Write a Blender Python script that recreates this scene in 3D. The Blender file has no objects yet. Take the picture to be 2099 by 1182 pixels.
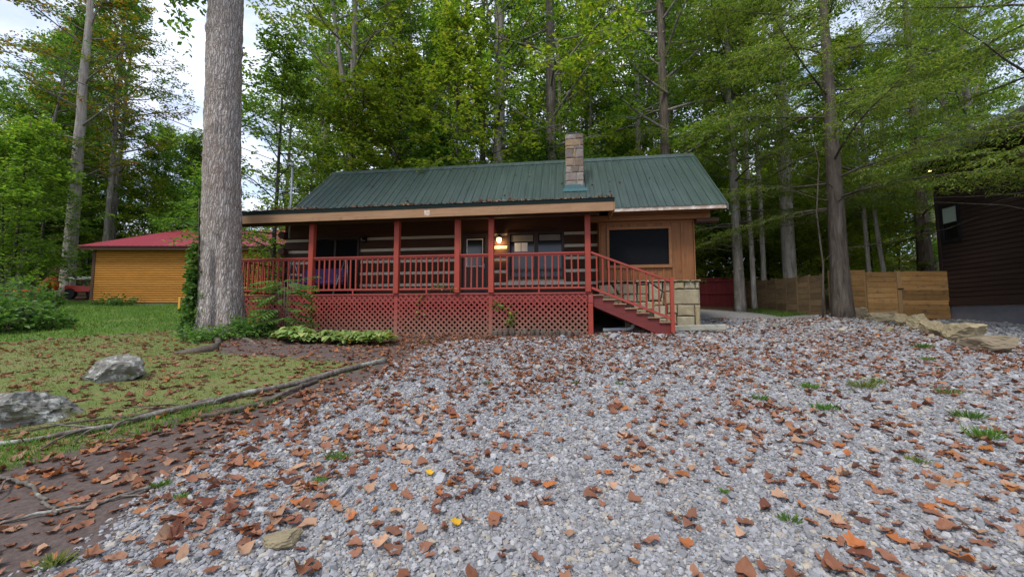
import bpy, bmesh, math, random
import numpy as np
from mathutils import Vector, Matrix, noise as mnoise

# ---------------------------------------------------------------- camera, sky, sun, exposure
scn = bpy.context.scene
COL = scn.collection
R = math.radians
cam = bpy.data.cameras.new('camera'); camo = bpy.data.objects.new('camera', cam); COL.objects.link(camo)
cam.sensor_width = 36.0; cam.lens = 36.0*800/2099; cam.clip_start = 0.05; cam.clip_end = 2000
camo.location = (0, 0, 1.5); camo.rotation_euler = (R(94.2), 0, 0)
scn.camera = camo
SUN_EL, SUN_AZ = 56.0, 215.0      # azimuth measured clockwise from +Y (camera forward)
world = bpy.data.worlds.new('World'); scn.world = world; world.use_nodes = True
wn = world.node_tree; wn.nodes.clear()
def wnode(t, **k):
    n = wn.nodes.new(t)
    for a, b in k.items(): setattr(n, a, b)
    return n
out = wnode('ShaderNodeOutputWorld'); mixs = wnode('ShaderNodeMixShader')
bg1 = wnode('ShaderNodeBackground'); bg2 = wnode('ShaderNodeBackground')
sky = wnode('ShaderNodeTexSky', sky_type='NISHITA', sun_disc=False)
sky.sun_elevation = R(SUN_EL); sky.sun_rotation = R(SUN_AZ); sky.dust_density = 0.6
bg1.inputs['Strength'].default_value = 0.13
wn.links.new(sky.outputs[0], bg1.inputs['Color'])
tc = wnode('ShaderNodeTexCoord'); mp = wnode('ShaderNodeMapping'); mp.inputs['Scale'].default_value = (1, 1, 1.9)
mp.inputs['Location'].default_value = (0.35, 0.1, 0.2)
nz = wnode('ShaderNodeTexNoise'); nz.inputs['Scale'].default_value = 2.6; nz.inputs['Detail'].default_value = 7; nz.inputs['Roughness'].default_value = 0.58
nz.inputs['Distortion'].default_value = 0.35
rp = wnode('ShaderNodeValToRGB'); rp.color_ramp.elements[0].position = 0.30; rp.color_ramp.elements[1].position = 0.56
nz2 = wnode('ShaderNodeTexNoise'); nz2.inputs['Scale'].default_value = 4.5; nz2.inputs['Detail'].default_value = 5
rp2 = wnode('ShaderNodeValToRGB'); rp2.color_ramp.elements[0].color = (0.50, 0.56, 0.76, 1); rp2.color_ramp.elements[1].color = (0.90, 0.93, 1.0, 1)
rp2.color_ramp.elements[0].position = 0.38; rp2.color_ramp.elements[1].position = 0.66
wn.links.new(tc.outputs['Generated'], mp.inputs['Vector']); wn.links.new(mp.outputs[0], nz.inputs['Vector']); wn.links.new(mp.outputs[0], nz2.inputs['Vector'])
wn.links.new(nz.outputs['Fac'], rp.inputs['Fac']); wn.links.new(nz2.outputs['Fac'], rp2.inputs['Fac'])
wn.links.new(rp2.outputs['Color'], bg2.inputs['Color']); bg2.inputs['Strength'].default_value = 0.86
wn.links.new(rp.outputs['Color'], mixs.inputs[0]); wn.links.new(bg1.outputs[0], mixs.inputs[1]); wn.links.new(bg2.outputs[0], mixs.inputs[2])
wn.links.new(mixs.outputs[0], out.inputs['Surface'])
sl = bpy.data.lights.new('sun', 'SUN'); sl.energy = 1.5; sl.angle = R(14); sl.color = (1.0, 0.95, 0.87)
so = bpy.data.objects.new('sun', sl); COL.objects.link(so); so.location = (-20, -20, 40)
sd = Vector((math.sin(R(SUN_AZ))*math.cos(R(SUN_EL)), math.cos(R(SUN_AZ))*math.cos(R(SUN_EL)), math.sin(R(SUN_EL))))
so.rotation_euler = (-sd).to_track_quat('-Z', 'Y').to_euler()
vs = scn.view_settings; vs.view_transform = 'Standard'; vs.look = 'None'; vs.gamma = 1.0; vs.exposure = 1.0; vs.use_curve_mapping = False
scn.render.engine = 'CYCLES'
scn.cycles.max_bounces = 7; scn.cycles.diffuse_bounces = 4; scn.cycles.transmission_bounces = 5; scn.cycles.glossy_bounces = 3

# ---------------------------------------------------------------- materials
M = {}
class NT:
    def __init__(s, name):
        s.m = bpy.data.materials.new(name); s.m.use_nodes = True; s.t = s.m.node_tree; s.t.nodes.clear()
        s.out = s.n('ShaderNodeOutputMaterial'); M[name] = s.m
    def n(s, t, **k):
        x = s.t.nodes.new(t)
        for a, b in k.items():
            if a.startswith('i_'): x.inputs[a[2:].replace('_', ' ')].default_value = b
            else: setattr(x, a, b)
        return x
    def l(s, a, b): s.t.links.new(a, b)
    def vec(s, scale=(1, 1, 1), rnd=True, kind='Object'):
        tc = s.n('ShaderNodeTexCoord'); mp = s.n('ShaderNodeMapping'); mp.inputs['Scale'].default_value = scale
        src = tc.outputs[kind]
        if rnd:
            oi = s.n('ShaderNodeObjectInfo'); mu = s.n('ShaderNodeMath', operation='MULTIPLY'); mu.inputs[1].default_value = 37.0
            s.l(oi.outputs['Random'], mu.inputs[0]); ad = s.n('ShaderNodeVectorMath', operation='ADD')
            s.l(src, ad.inputs[0]); s.l(mu.outputs[0], ad.inputs[1]); src = ad.outputs[0]
        s.l(src, mp.inputs['Vector']); return mp.outputs[0]
    def noise(s, vec, scale, detail=4, rough=0.55, dist=0.0):
        x = s.n('ShaderNodeTexNoise'); x.inputs['Scale'].default_value = scale; x.inputs['Detail'].default_value = detail
        x.inputs['Roughness'].default_value = rough; x.inputs['Distortion'].default_value = dist
        s.l(vec, x.inputs['Vector']); return x.outputs['Fac']
    def ramp(s, fac, stops):
        x = s.n('ShaderNodeValToRGB'); e = x.color_ramp.elements
        while len(e) < len(stops): e.new(0.5)
        for i, (p, c) in enumerate(stops):
            e[i].position = p; e[i].color = (*c, 1) if not isinstance(c, (int, float)) else (c, c, c, 1)
        s.l(fac, x.inputs['Fac']); return x.outputs['Color']
    def mix(s, fac, a, b, mode='MIX'):
        x = s.n('ShaderNodeMix', data_type='RGBA', blend_type=mode)
        for sock, v in ((x.inputs[0], fac), (x.inputs[6], a), (x.inputs[7], b)):
            if hasattr(v, 'links'): s.l(v, sock)
            elif isinstance(v, (int, float)): sock.default_value = v
            else: sock.default_value = (*v, 1)
        return x.outputs[2]
    def math(s, op, a, b=None):
        x = s.n('ShaderNodeMath', operation=op)
        for i, v in enumerate((a, b)):
            if v is None: continue
            if hasattr(v, 'links'): s.l(v, x.inputs[i])
            else: x.inputs[i].default_value = v
        return x.outputs[0]
    def rnd(s): return s.n('ShaderNodeObjectInfo').outputs['Random']
    def vary(s, col, amt, val=None):           # brightness variation by object
        v = val if val is not None else s.rnd()
        h = s.n('ShaderNodeHueSaturation'); h.inputs['Saturation'].default_value = 1.0
        x = s.math('MULTIPLY_ADD', v, 2*amt); x.node.inputs[2].default_value = 1-amt
        s.l(x, h.inputs['Value']); s.l(col, h.inputs['Color']); return h.outputs[0]
    def bsdf(s, col, rough=0.6, metal=0.0, bump=None, bs=0.3, bd=0.01, spec=0.4, **k):
        b = s.n('ShaderNodeBsdfPrincipled'); b.inputs['Metallic'].default_value = metal
        b.inputs['Specular IOR Level'].default_value = spec
        for sock, v in ((b.inputs['Base Color'], col), (b.inputs['Roughness'], rough)):
            if hasattr(v, 'links'): s.l(v, sock)
            elif isinstance(v, (int, float)): sock.default_value = v
            else: sock.default_value = (*v, 1)
        if bump is not None:
            bp = s.n('ShaderNodeBump'); bp.inputs['Strength'].default_value = bs; bp.inputs['Distance'].default_value = bd
            s.l(bump, bp.inputs['Height']); s.l(bp.outputs[0], b.inputs['Normal'])
        return b
    def done(s, sh): s.l(sh.outputs[0] if hasattr(sh, 'outputs') else sh, s.out.inputs['Surface']); return s.m

def wood(name, c1, c2, axis='x', rough=0.7, amt=0.12, wear=None, wearlvl=0.62, fine=26, knots=True):
    s = NT(name); sc = {'x': (1.2, fine, fine), 'y': (fine, 1.2, fine), 'z': (fine, fine, 1.2)}[axis]
    v = s.vec(sc); g = s.noise(v, 1.0, 5, 0.6, 0.4)
    col = s.mix(s.ramp(g, [(0.3, 0.0), (0.7, 1.0)]), c1, c2)
    b = s.noise(s.vec((1, 1, 1)), 2.3, 4)
    col = s.mix(s.ramp(b, [(0.35, 0.0), (0.7, 0.35)]), col, tuple(x*0.55 for x in c1))
    if wear:
        w = s.noise(s.vec((1, 1, 1)), 5.0, 6, 0.7)
        col = s.mix(s.ramp(w, [(wearlvl-0.06, 0.0), (wearlvl+0.08, 1.0)]), col, wear)
    col = s.vary(col, amt)
    return s.done(s.bsdf(col, rough, bump=g, bs=0.35, bd=0.006, spec=0.25))

def plain(name, c, rough=0.5, metal=0.0, amt=0.15, scale=6, spec=0.4):
    s = NT(name); n = s.noise(s.vec(), scale, 5, 0.6)
    col = s.mix(n, tuple(x*(1-amt) for x in c), tuple(min(1, x*(1+amt)) for x in c))
    return s.done(s.bsdf(col, rough, metal, bump=n, bs=0.1, spec=spec))

def leafmat(name, stops, trans=0.48, rough=0.5, objamt=0.22, tb=1.7):
    s = NT(name); geo = s.n('ShaderNodeNewGeometry'); r = geo.outputs['Random Per Island']
    col = s.ramp(r, stops); col = s.vary(col, objamt)
    b = s.bsdf(col, rough, spec=0.3)
    tr = s.n('ShaderNodeBsdfTranslucent'); c2 = s.mix(1.0, col, (tb*1.05, tb*1.15, tb*0.6), 'MULTIPLY'); s.l(c2, tr.inputs['Color'])
    mx = s.n('ShaderNodeMixShader'); mx.inputs[0].default_value = trans
    s.l(b.outputs[0], mx.inputs[1]); s.l(tr.outputs[0], mx.inputs[2])
    return s.done(mx)

def barkmat(name, c1, c2, c3, scale=9, bd=0.03, lichen=None, vr=0.13):
    s = NT(name); v = s.vec((scale, scale, scale*vr)); g = s.noise(v, 1.0, 6, 0.65, 0.6)
    col = s.ramp(g, [(0.32, c1), (0.52, c2), (0.7, c3)])
    n2 = s.noise(s.vec(), 1.6, 5, 0.6); col = s.mix(s.ramp(n2, [(0.45, 0.0), (0.7, 0.5)]), col, tuple(x*0.55 for x in c2))
    if lichen:
        n3 = s.noise(s.vec(), 3.2, 6, 0.65); col = s.mix(s.ramp(n3, [(0.56, 0.0), (0.66, 0.8)]), col, lichen)
    col = s.vary(col, 0.12)
    return s.done(s.bsdf(col, 0.9, bump=g, bs=0.8, bd=bd, spec=0.12))

wood('red_paint_v', (0.345, 0.056, 0.034), (0.28, 0.046, 0.029), 'z', 0.55, 0.10, (0.27, 0.13, 0.08), 0.70)
wood('red_paint_h', (0.34, 0.060, 0.040), (0.27, 0.048, 0.034), 'x', 0.55, 0.08, (0.27, 0.13, 0.09), 0.70)
wood('rim_paint', (0.29, 0.056, 0.046), (0.22, 0.043, 0.037), 'x', 0.6, 0.08, (0.25, 0.12, 0.09), 0.68)
wood('stringer_paint', (0.16, 0.030, 0.026), (0.11, 0.022, 0.020), 'x', 0.6, 0.1)
wood('tread_wood', (0.30, 0.19, 0.11), (0.20, 0.10, 0.06), 'y', 0.8, 0.2, (0.30, 0.06, 0.05), 0.6)
wood('deck_wood', (0.22, 0.11, 0.06), (0.16, 0.07, 0.04), 'x', 0.8, 0.15)
wood('fascia_wood', (0.36, 0.215, 0.115), (0.26, 0.145, 0.075), 'x', 0.75, 0.12, (0.20, 0.11, 0.06), 0.64)
wood('white_fascia', (0.52, 0.42, 0.33), (0.36, 0.22, 0.14), 'x', 0.75, 0.12, (0.66, 0.60, 0.53), 0.52)
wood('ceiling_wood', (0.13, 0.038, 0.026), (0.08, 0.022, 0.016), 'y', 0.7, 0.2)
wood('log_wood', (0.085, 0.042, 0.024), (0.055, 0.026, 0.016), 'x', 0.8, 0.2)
wood('cedar_v', (0.25, 0.105, 0.036), (0.155, 0.058, 0.020), 'z', 0.65, 0.16, (0.12, 0.055, 0.025), 0.62)
wood('cedar_h', (0.28, 0.125, 0.047), (0.18, 0.075, 0.028), 'x', 0.65, 0.12, (0.12, 0.06, 0.03), 0.64)
wood('fence_wood', (0.46, 0.26, 0.095), (0.33, 0.17, 0.056), 'x', 0.8, 0.32, (0.15, 0.11, 0.08), 0.60, 18)
wood('fence_old', (0.25, 0.165, 0.085), (0.16, 0.105, 0.058), 'y', 0.85, 0.25, (0.13, 0.10, 0.06), 0.6, 18)
wood('fence_post', (0.40, 0.25, 0.11), (0.30, 0.18, 0.08), 'z', 0.8, 0.1)
wood('red_fence', (0.22, 0.030, 0.030), (0.16, 0.022, 0.024), 'z', 0.65, 0.10)
wood('shed_siding', (0.47, 0.215, 0.034), (0.38, 0.16, 0.022), 'x', 0.6, 0.06, (0.36, 0.16, 0.03), 0.68)
wood('shed_trim', (0.09, 0.045, 0.025), (0.06, 0.03, 0.02), 'x', 0.7, 0.1)
wood('dark_siding', (0.042, 0.025, 0.021), (0.030, 0.018, 0.015), 'x', 0.6, 0.14)
wood('timber_grey', (0.40, 0.39, 0.34), (0.25, 0.24, 0.19), 'x', 0.9, 0.05, (0.16, 0.17, 0.09), 0.6)
def lattice_mat():
    s = NT('lattice_paint'); v = s.vec((1.2, 22, 22)); g = s.noise(v, 1.0, 4)
    red = s.mix(g, (0.29, 0.055, 0.042), (0.21, 0.040, 0.032))
    tc = s.n('ShaderNodeNewGeometry'); sp = s.n('ShaderNodeSeparateXYZ'); s.l(tc.outputs['Position'], sp.inputs[0])
    n = s.noise(s.vec((1, 1, 1), False, 'Object'), 1.3, 4); z = s.math('ADD', sp.outputs['Z'], s.math('MULTIPLY', n, 0.6))
    sx = s.math('MULTIPLY', sp.outputs['X'], -0.02)
    mr = s.n('ShaderNodeMapRange'); s.l(s.math('ADD', z, sx), mr.inputs[0]); mr.inputs[1].default_value = 1.5; mr.inputs[2].default_value = 2.1
    mr.inputs[3].default_value = 0.8; mr.inputs[4].default_value = 0.0
    col = s.mix(mr.outputs[0], red, (0.21, 0.125, 0.085))       # paint worn off to bare weathered wood low down
    return s.done(s.bsdf(s.vary(col, 0.10), 0.7, bump=g, bs=0.2, spec=0.25))
lattice_mat()
def roof_mat(name, c, dust, rough=0.34):
    s = NT(name); v = s.vec((1, 1, 1), False, 'Object'); n = s.noise(v, 0.9, 5, 0.6); f = s.noise(v, 14, 4, 0.6)
    col = s.mix(s.ramp(n, [(0.35, 0.0), (0.7, 0.6)]), c, dust)
    st = s.noise(s.vec((6, 0.5, 0.5), False), 1.5, 4); col = s.mix(s.ramp(st, [(0.45, 0.0), (0.75, 0.55)]), col, tuple(x*1.45 for x in dust))
    ro = s.ramp(f, [(0.3, rough-0.04), (0.7, rough+0.12)])
    return s.done(s.bsdf(s.vary(col, 0.06), ro, 0.0, bump=n, bs=0.05, spec=0.5))
roof_mat('roof_metal', (0.027, 0.046, 0.040), (0.044, 0.066, 0.057), 0.30)
roof_mat('shed_roof_metal', (0.32, 0.028, 0.045), (0.24, 0.032, 0.048), 0.45)
def shingle():
    s = NT('dark_roof'); n = s.noise(s.vec(), 30, 4); return s.done(s.bsdf(s.ramp(n, [(0.3, (0.02, 0.017, 0.016)), (0.7, (0.045, 0.04, 0.038))]), 0.9))
shingle()
plain('chinking', (0.60, 0.55, 0.44), 0.9, 0, 0.14, 5)
plain('dark_green_trim', (0.006, 0.014, 0.013), 0.8, 0, 0.15, 6, 0.15)
plain('black_metal', (0.012, 0.012, 0.013), 0.5)
plain('grey_metal', (0.32, 0.33, 0.36), 0.4, 0.6, 0.1)
plain('white_paint', (0.72, 0.72, 0.70), 0.5)
plain('paper', (0.78, 0.78, 0.75), 0.8, 0, 0.04)
plain('concrete', (0.17, 0.17, 0.185), 0.9, 0, 0.25, 4)
plain('mortar', (0.32, 0.29, 0.24), 0.95, 0, 0.2, 18)
plain('dark_mortar', (0.05, 0.042, 0.03), 0.95, 0, 0.3, 12)
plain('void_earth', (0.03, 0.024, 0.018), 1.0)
plain('flashing', (0.04, 0.10, 0.105), 0.4, 0, 0.25, 8)
plain('purple_cloth', (0.085, 0.05, 0.17), 0.9, 0, 0.2, 10)
plain('orange_paint', (0.62, 0.10, 0.012), 0.45, 0, 0.15, 4)
plain('yellow_paint', (0.60, 0.30, 0.03), 0.5, 0, 0.2, 4)
plain('red_vehicle', (0.50, 0.035, 0.02), 0.35)
plain('rubber', (0.018, 0.017, 0.017), 0.85)
plain('pvc', (0.38, 0.39, 0.40), 0.6, 0, 0.2, 9)
plain('dark_door', (0.035, 0.022, 0.018), 0.5)
plain('screen', (0.006, 0.0065, 0.008), 0.8, 0, 0.4, 3, 0.12)
plain('curtain', (0.20, 0.19, 0.17), 0.9)
def glassmat(name, c, rough):
    s = NT(name); s.done(s.bsdf(c, rough, 0.0, spec=0.6))
glassmat('dark_glass', (0.008, 0.010, 0.009), 0.12); glassmat('pale_glass', (0.34, 0.40, 0.34), 0.2)
def lampmat(name, c, st):
    s = NT(name); e = s.n('ShaderNodeEmission'); e.inputs[0].default_value = (*c, 1); e.inputs[1].default_value = st; s.done(e)
lampmat('lamp_glow', (1.0, 0.72, 0.36), 5.0); lampmat('soffit_glow', (1.0, 0.55, 0.22), 4.0)
def stonemat(name, cols, scale=5, moss=None, mosslvl=0.62, bd=0.02, lichen=None):
    s = NT(name); v = s.vec(); n = s.noise(v, scale, 7, 0.62, 0.3); n2 = s.noise(v, scale*5, 5, 0.7)
    base = s.ramp(s.rnd(), [(i/(max(1, len(cols)-1)), c) for i, c in enumerate(cols)])
    col = s.mix(s.ramp(n, [(0.3, 0.0), (0.7, 1.0)]), s.mix(0.55, base, (0.09, 0.075, 0.055)), base)
    col = s.mix(s.ramp(n2, [(0.35, 0.5), (0.65, 0.0)]), col, s.mix(0.5, base, (0.03, 0.027, 0.022)))
    if lichen:
        n4 = s.noise(v, scale*1.9, 8, 0.62, 0.15); col = s.mix(s.ramp(n4, [(0.52, 0.0), (0.57, 0.8)]), col, lichen)
    if moss:
        n3 = s.noise(v, scale*0.6, 6, 0.6); col = s.mix(s.ramp(n3, [(mosslvl-0.05, 0.0), (mosslvl+0.05, 0.95)]), col, moss)
    return s.done(s.bsdf(col, 0.9, bump=s.mix(0.4, n, n2), bs=0.6, bd=bd, spec=0.2))
stonemat('sandstone', [(0.40, 0.33, 0.19), (0.34, 0.27, 0.15), (0.42, 0.38, 0.26), (0.33, 0.24, 0.11)], 4, (0.09, 0.09, 0.03), 0.66)
stonemat('chimney_stone', [(0.27, 0.19, 0.15), (0.35, 0.30, 0.26), (0.17, 0.13, 0.11), (0.36, 0.23, 0.11), (0.31, 0.25, 0.21), (0.24, 0.20, 0.18)], 9)
stonemat('border_stone', [(0.38, 0.31, 0.18), (0.33, 0.27, 0.16), (0.42, 0.35, 0.21), (0.24, 0.19, 0.13)], 3, (0.12, 0.11, 0.06), 0.68)
stonemat('boulder_stone', [(0.21, 0.205, 0.185), (0.24, 0.23, 0.205)], 6, (0.075, 0.08, 0.022), 0.56, 0.03, (0.40, 0.41, 0.37))
def poplar_mat():
    s = NT('poplar_bark'); v0 = s.vec((1, 1, 1), False); nn = s.n('ShaderNodeTexNoise'); nn.inputs['Scale'].default_value = 5.0; nn.inputs['Detail'].default_value = 4; s.l(v0, nn.inputs['Vector'])
    wv = s.n('ShaderNodeVectorMath', operation='MULTIPLY_ADD'); s.l(nn.outputs['Color'], wv.inputs[0]); wv.inputs[1].default_value = (0.10, 0.10, 0.30); s.l(v0, wv.inputs[2])
    mp = s.n('ShaderNodeMapping'); mp.inputs['Scale'].default_value = (21, 21, 2.7); s.l(wv.outputs[0], mp.inputs['Vector'])
    vo = s.n('ShaderNodeTexVoronoi', feature='DISTANCE_TO_EDGE'); vo.inputs['Scale'].default_value = 1.0; s.l(mp.outputs[0], vo.inputs['Vector'])
    fine = s.noise(s.vec((60, 60, 14), False), 1.0, 4, 0.6); big = s.noise(v0, 1.3, 5, 0.6)
    h = s.math('ADD', s.ramp(vo.outputs['Distance'], [(0.0, 0.0), (0.28, 1.0)]), s.math('MULTIPLY', fine, 0.5))
    col = s.ramp(h, [(0.10, (0.14, 0.113, 0.096)), (0.5, (0.29, 0.248, 0.218)), (1.1, (0.45, 0.405, 0.37))])
    col = s.mix(s.ramp(big, [(0.42, 0.0), (0.68, 0.55)]), col, (0.20, 0.145, 0.112))
    s.done(s.bsdf(col, 0.92, bump=h, bs=0.9, bd=0.022, spec=0.1))
poplar_mat()
barkmat('grey_bark', (0.10, 0.085, 0.07), (0.22, 0.195, 0.165), (0.34, 0.31, 0.275), 8, 0.03, (0.36, 0.36, 0.31))
barkmat('pale_bark', (0.20, 0.165, 0.135), (0.40, 0.36, 0.31), (0.52, 0.48, 0.43), 8, 0.03)
barkmat('brown_bark', (0.055, 0.043, 0.033), (0.12, 0.098, 0.078), (0.19, 0.165, 0.14), 9, 0.03)
barkmat('dark_bark', (0.03, 0.025, 0.02), (0.062, 0.052, 0.042), (0.11, 0.095, 0.08), 9, 0.02)
barkmat('dead_wood', (0.07, 0.058, 0.048), (0.15, 0.13, 0.11), (0.27, 0.25, 0.22), 16, 0.012, (0.36, 0.38, 0.33))
leafmat('leaf_green', [(0.0, (0.047, 0.100, 0.014)), (0.45, (0.100, 0.177, 0.024)), (0.8, (0.156, 0.238, 0.031)), (1.0, (0.238, 0.291, 0.041))])
leafmat('leaf_lime', [(0.0, (0.081, 0.128, 0.014)), (0.5, (0.149, 0.208, 0.022)), (0.9, (0.230, 0.262, 0.031)), (1.0, (0.327, 0.268, 0.033))])
leafmat('leaf_deep', [(0.0, (0.036, 0.085, 0.016)), (0.6, (0.080, 0.155, 0.026)), (1.0, (0.150, 0.236, 0.036))])
leafmat('leaf_turning', [(0.0, (0.062, 0.120, 0.016)), (0.5, (0.125, 0.168, 0.022)), (0.72, (0.237, 0.204, 0.020)), (0.88, (0.338, 0.168, 0.015)), (1.0, (0.325, 0.108, 0.015))])
leafmat('leaf_hemlock', [(0.0, (0.051, 0.086, 0.017)), (0.5, (0.105, 0.148, 0.028)), (0.9, (0.172, 0.209, 0.038)), (1.0, (0.253, 0.232, 0.052))], 0.40)
leafmat('leaf_sunlit', [(0.0, (0.10, 0.16, 0.02)), (0.5, (0.17, 0.225, 0.026)), (0.85, (0.25, 0.27, 0.035)), (1.0, (0.32, 0.27, 0.04))], 0.55)  # yellow-green leaf colour, brightened to stand in for backlight the hemlocks block
leafmat('leaf_bush', [(0.0, (0.041, 0.102, 0.020)), (0.6, (0.088, 0.180, 0.032)), (1.0, (0.149, 0.240, 0.054))], 0.35)
leafmat('leaf_hosta', [(0.0, (0.13, 0.21, 0.06)), (0.7, (0.25, 0.33, 0.10)), (0.9, (0.40, 0.40, 0.16)), (1.0, (0.38, 0.24, 0.03))], 0.25, 0.45)
leafmat('leaf_yellowing', [(0.0, (0.07, 0.15, 0.03)), (0.7, (0.14, 0.24, 0.04)), (1.0, (0.36, 0.28, 0.04))], 0.35)
leafmat('grass_bright', [(0.0, (0.060, 0.125, 0.018)), (0.6, (0.100, 0.195, 0.030)), (1.0, (0.17, 0.25, 0.05))], 0.35, 0.6)
leafmat('grass_olive', [(0.0, (0.075, 0.12, 0.024)), (0.6, (0.125, 0.165, 0.038)), (1.0, (0.27, 0.23, 0.09))], 0.3, 0.7)
def litter(name, stops, amt=0.22):
    s = NT(name); geo = s.n('ShaderNodeNewGeometry'); col = s.ramp(geo.outputs['Random Per Island'], stops)
    n = s.noise(s.vec((1, 1, 1), True), 38, 5, 0.6); col = s.mix(s.ramp(n, [(0.45, 0.0), (0.8, 0.4)]), col, (0.12, 0.055, 0.032))
    b = s.bsdf(s.vary(col, amt), 0.75, bump=n, bs=0.3, bd=0.004, spec=0.2)
    tr = s.n('ShaderNodeBsdfTranslucent'); s.l(col, tr.inputs[0]); mx = s.n('ShaderNodeMixShader'); mx.inputs[0].default_value = 0.15
    s.l(b.outputs[0], mx.inputs[1]); s.l(tr.outputs[0], mx.inputs[2]); s.done(mx)
litter('litter_mixed', [(0.0, (0.14, 0.055, 0.032)), (0.3, (0.24, 0.10, 0.055)), (0.6, (0.31, 0.15, 0.088)), (0.85, (0.34, 0.19, 0.125)), (0.94, (0.40, 0.15, 0.04)), (1.0, (0.10, 0.035, 0.025))])
litter('litter_brown', [(0.0, (0.22, 0.092, 0.052)), (1.0, (0.30, 0.145, 0.092))])
litter('litter_orange', [(0.0, (0.36, 0.115, 0.036)), (1.0, (0.42, 0.155, 0.055))])
litter('litter_dark', [(0.0, (0.14, 0.05, 0.032)), (1.0, (0.20, 0.078, 0.048))])
litter('litter_tan', [(0.0, (0.40, 0.23, 0.14)), (1.0, (0.46, 0.28, 0.18))])
litter('litter_yellow', [(0.0, (0.62, 0.34, 0.02)), (1.0, (0.66, 0.40, 0.03))], 0.08)
def gravel_stone():
    s = NT('gravel_stone'); col = s.ramp(s.rnd(), [(0.0, (0.17, 0.166, 0.168)), (0.4, (0.24, 0.238, 0.245)), (0.75, (0.325, 0.322, 0.328)), (0.88, (0.42, 0.415, 0.41)), (0.93, (0.40, 0.34, 0.25)), (1.0, (0.27, 0.235, 0.20))])
    n = s.noise(s.vec((1, 1, 1), True), 3.0, 4); col = s.mix(s.ramp(n, [(0.35, 0.35), (0.6, 0.0)]), col, (0.2, 0.2, 0.21))
    s.done(s.bsdf(col, 0.85, spec=0.25))
gravel_stone()
def ground_mat():
    s = NT('ground'); at = s.n('ShaderNodeAttribute', attribute_name='zone'); sep = s.n('ShaderNodeSeparateColor'); s.l(at.outputs['Color'], sep.inputs[0])
    v = s.vec((1, 1, 1), False, 'Object')
    nb = s.noise(v, 2.2, 6, 0.65); nf = s.noise(v, 30, 5, 0.7)
    def edge(ch, w=0.35):
        a = s.math('ADD', ch, s.math('MULTIPLY', s.math('SUBTRACT', nb, 0.5), w*2)); return s.ramp(a, [(0.42, 0.0), (0.58, 1.0)])
    soil = s.ramp(nf, [(0.3, (0.065, 0.048, 0.042)), (0.7, (0.135, 0.105, 0.092))])
    gn = s.noise(v, 1.1, 5, 0.6)
    grass = s.ramp(s.math('ADD', s.math('MULTIPLY', gn, 0.7), s.math('MULTIPLY', nf, 0.3)), [(0.32, (0.055, 0.095, 0.018)), (0.55, (0.095, 0.15, 0.028)), (0.7, (0.15, 0.16, 0.05))])
    olive = s.ramp(s.math('ADD', s.math('MULTIPLY', gn, 0.6), s.math('MULTIPLY', nf, 0.4)), [(0.36, (0.085, 0.125, 0.028)), (0.52, (0.15, 0.165, 0.055)), (0.66, (0.17, 0.125, 0.065))])
    vo = s.n('ShaderNodeTexVoronoi'); vo.inputs['Scale'].default_value = 46; s.l(v, vo.inputs['Vector'])
    sc = s.n('ShaderNodeSeparateColor'); s.l(vo.outputs['Color'], sc.inputs[0])
    gcol = s.ramp(sc.outputs[0], [(0.0, (0.18, 0.178, 0.185)), (0.5, (0.30, 0.298, 0.31)), (0.85, (0.42, 0.415, 0.42)), (1.0, (0.34, 0.29, 0.22))])
    gcol = s.mix(s.ramp(vo.outputs['Distance'], [(0.25, 0.0), (0.7, 0.7)]), gcol, (0.09, 0.085, 0.08))
    patch = s.noise(v, 0.7, 5, 0.6); gcol = s.mix(s.ramp(patch, [(0.5, 0.0), (0.72, 0.55)]), gcol, (0.20, 0.165, 0.14))
    forest = s.ramp(nf, [(0.3, (0.05, 0.035, 0.02)), (0.7, (0.14, 0.08, 0.045))])
    eg = s.n('ShaderNodeAttribute', attribute_name='zone2'); sep2 = s.n('ShaderNodeSeparateColor'); s.l(eg.outputs['Color'], sep2.inputs[0])
    col = s.mix(edge(sep2.outputs[0]), soil, forest)
    col = s.mix(edge(sep.outputs[2]), col, olive)
    col = s.mix(edge(sep.outputs[1]), col, grass)
    col = s.mix(edge(sep.outputs[0], 0.3), col, gcol)
    h = s.mix(edge(sep.outputs[0], 0.3), nf, vo.outputs['Distance'])
    return s.done(s.bsdf(col, 0.95, bump=h, bs=0.5, bd=0.02, spec=0.15))
ground_mat()

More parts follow.
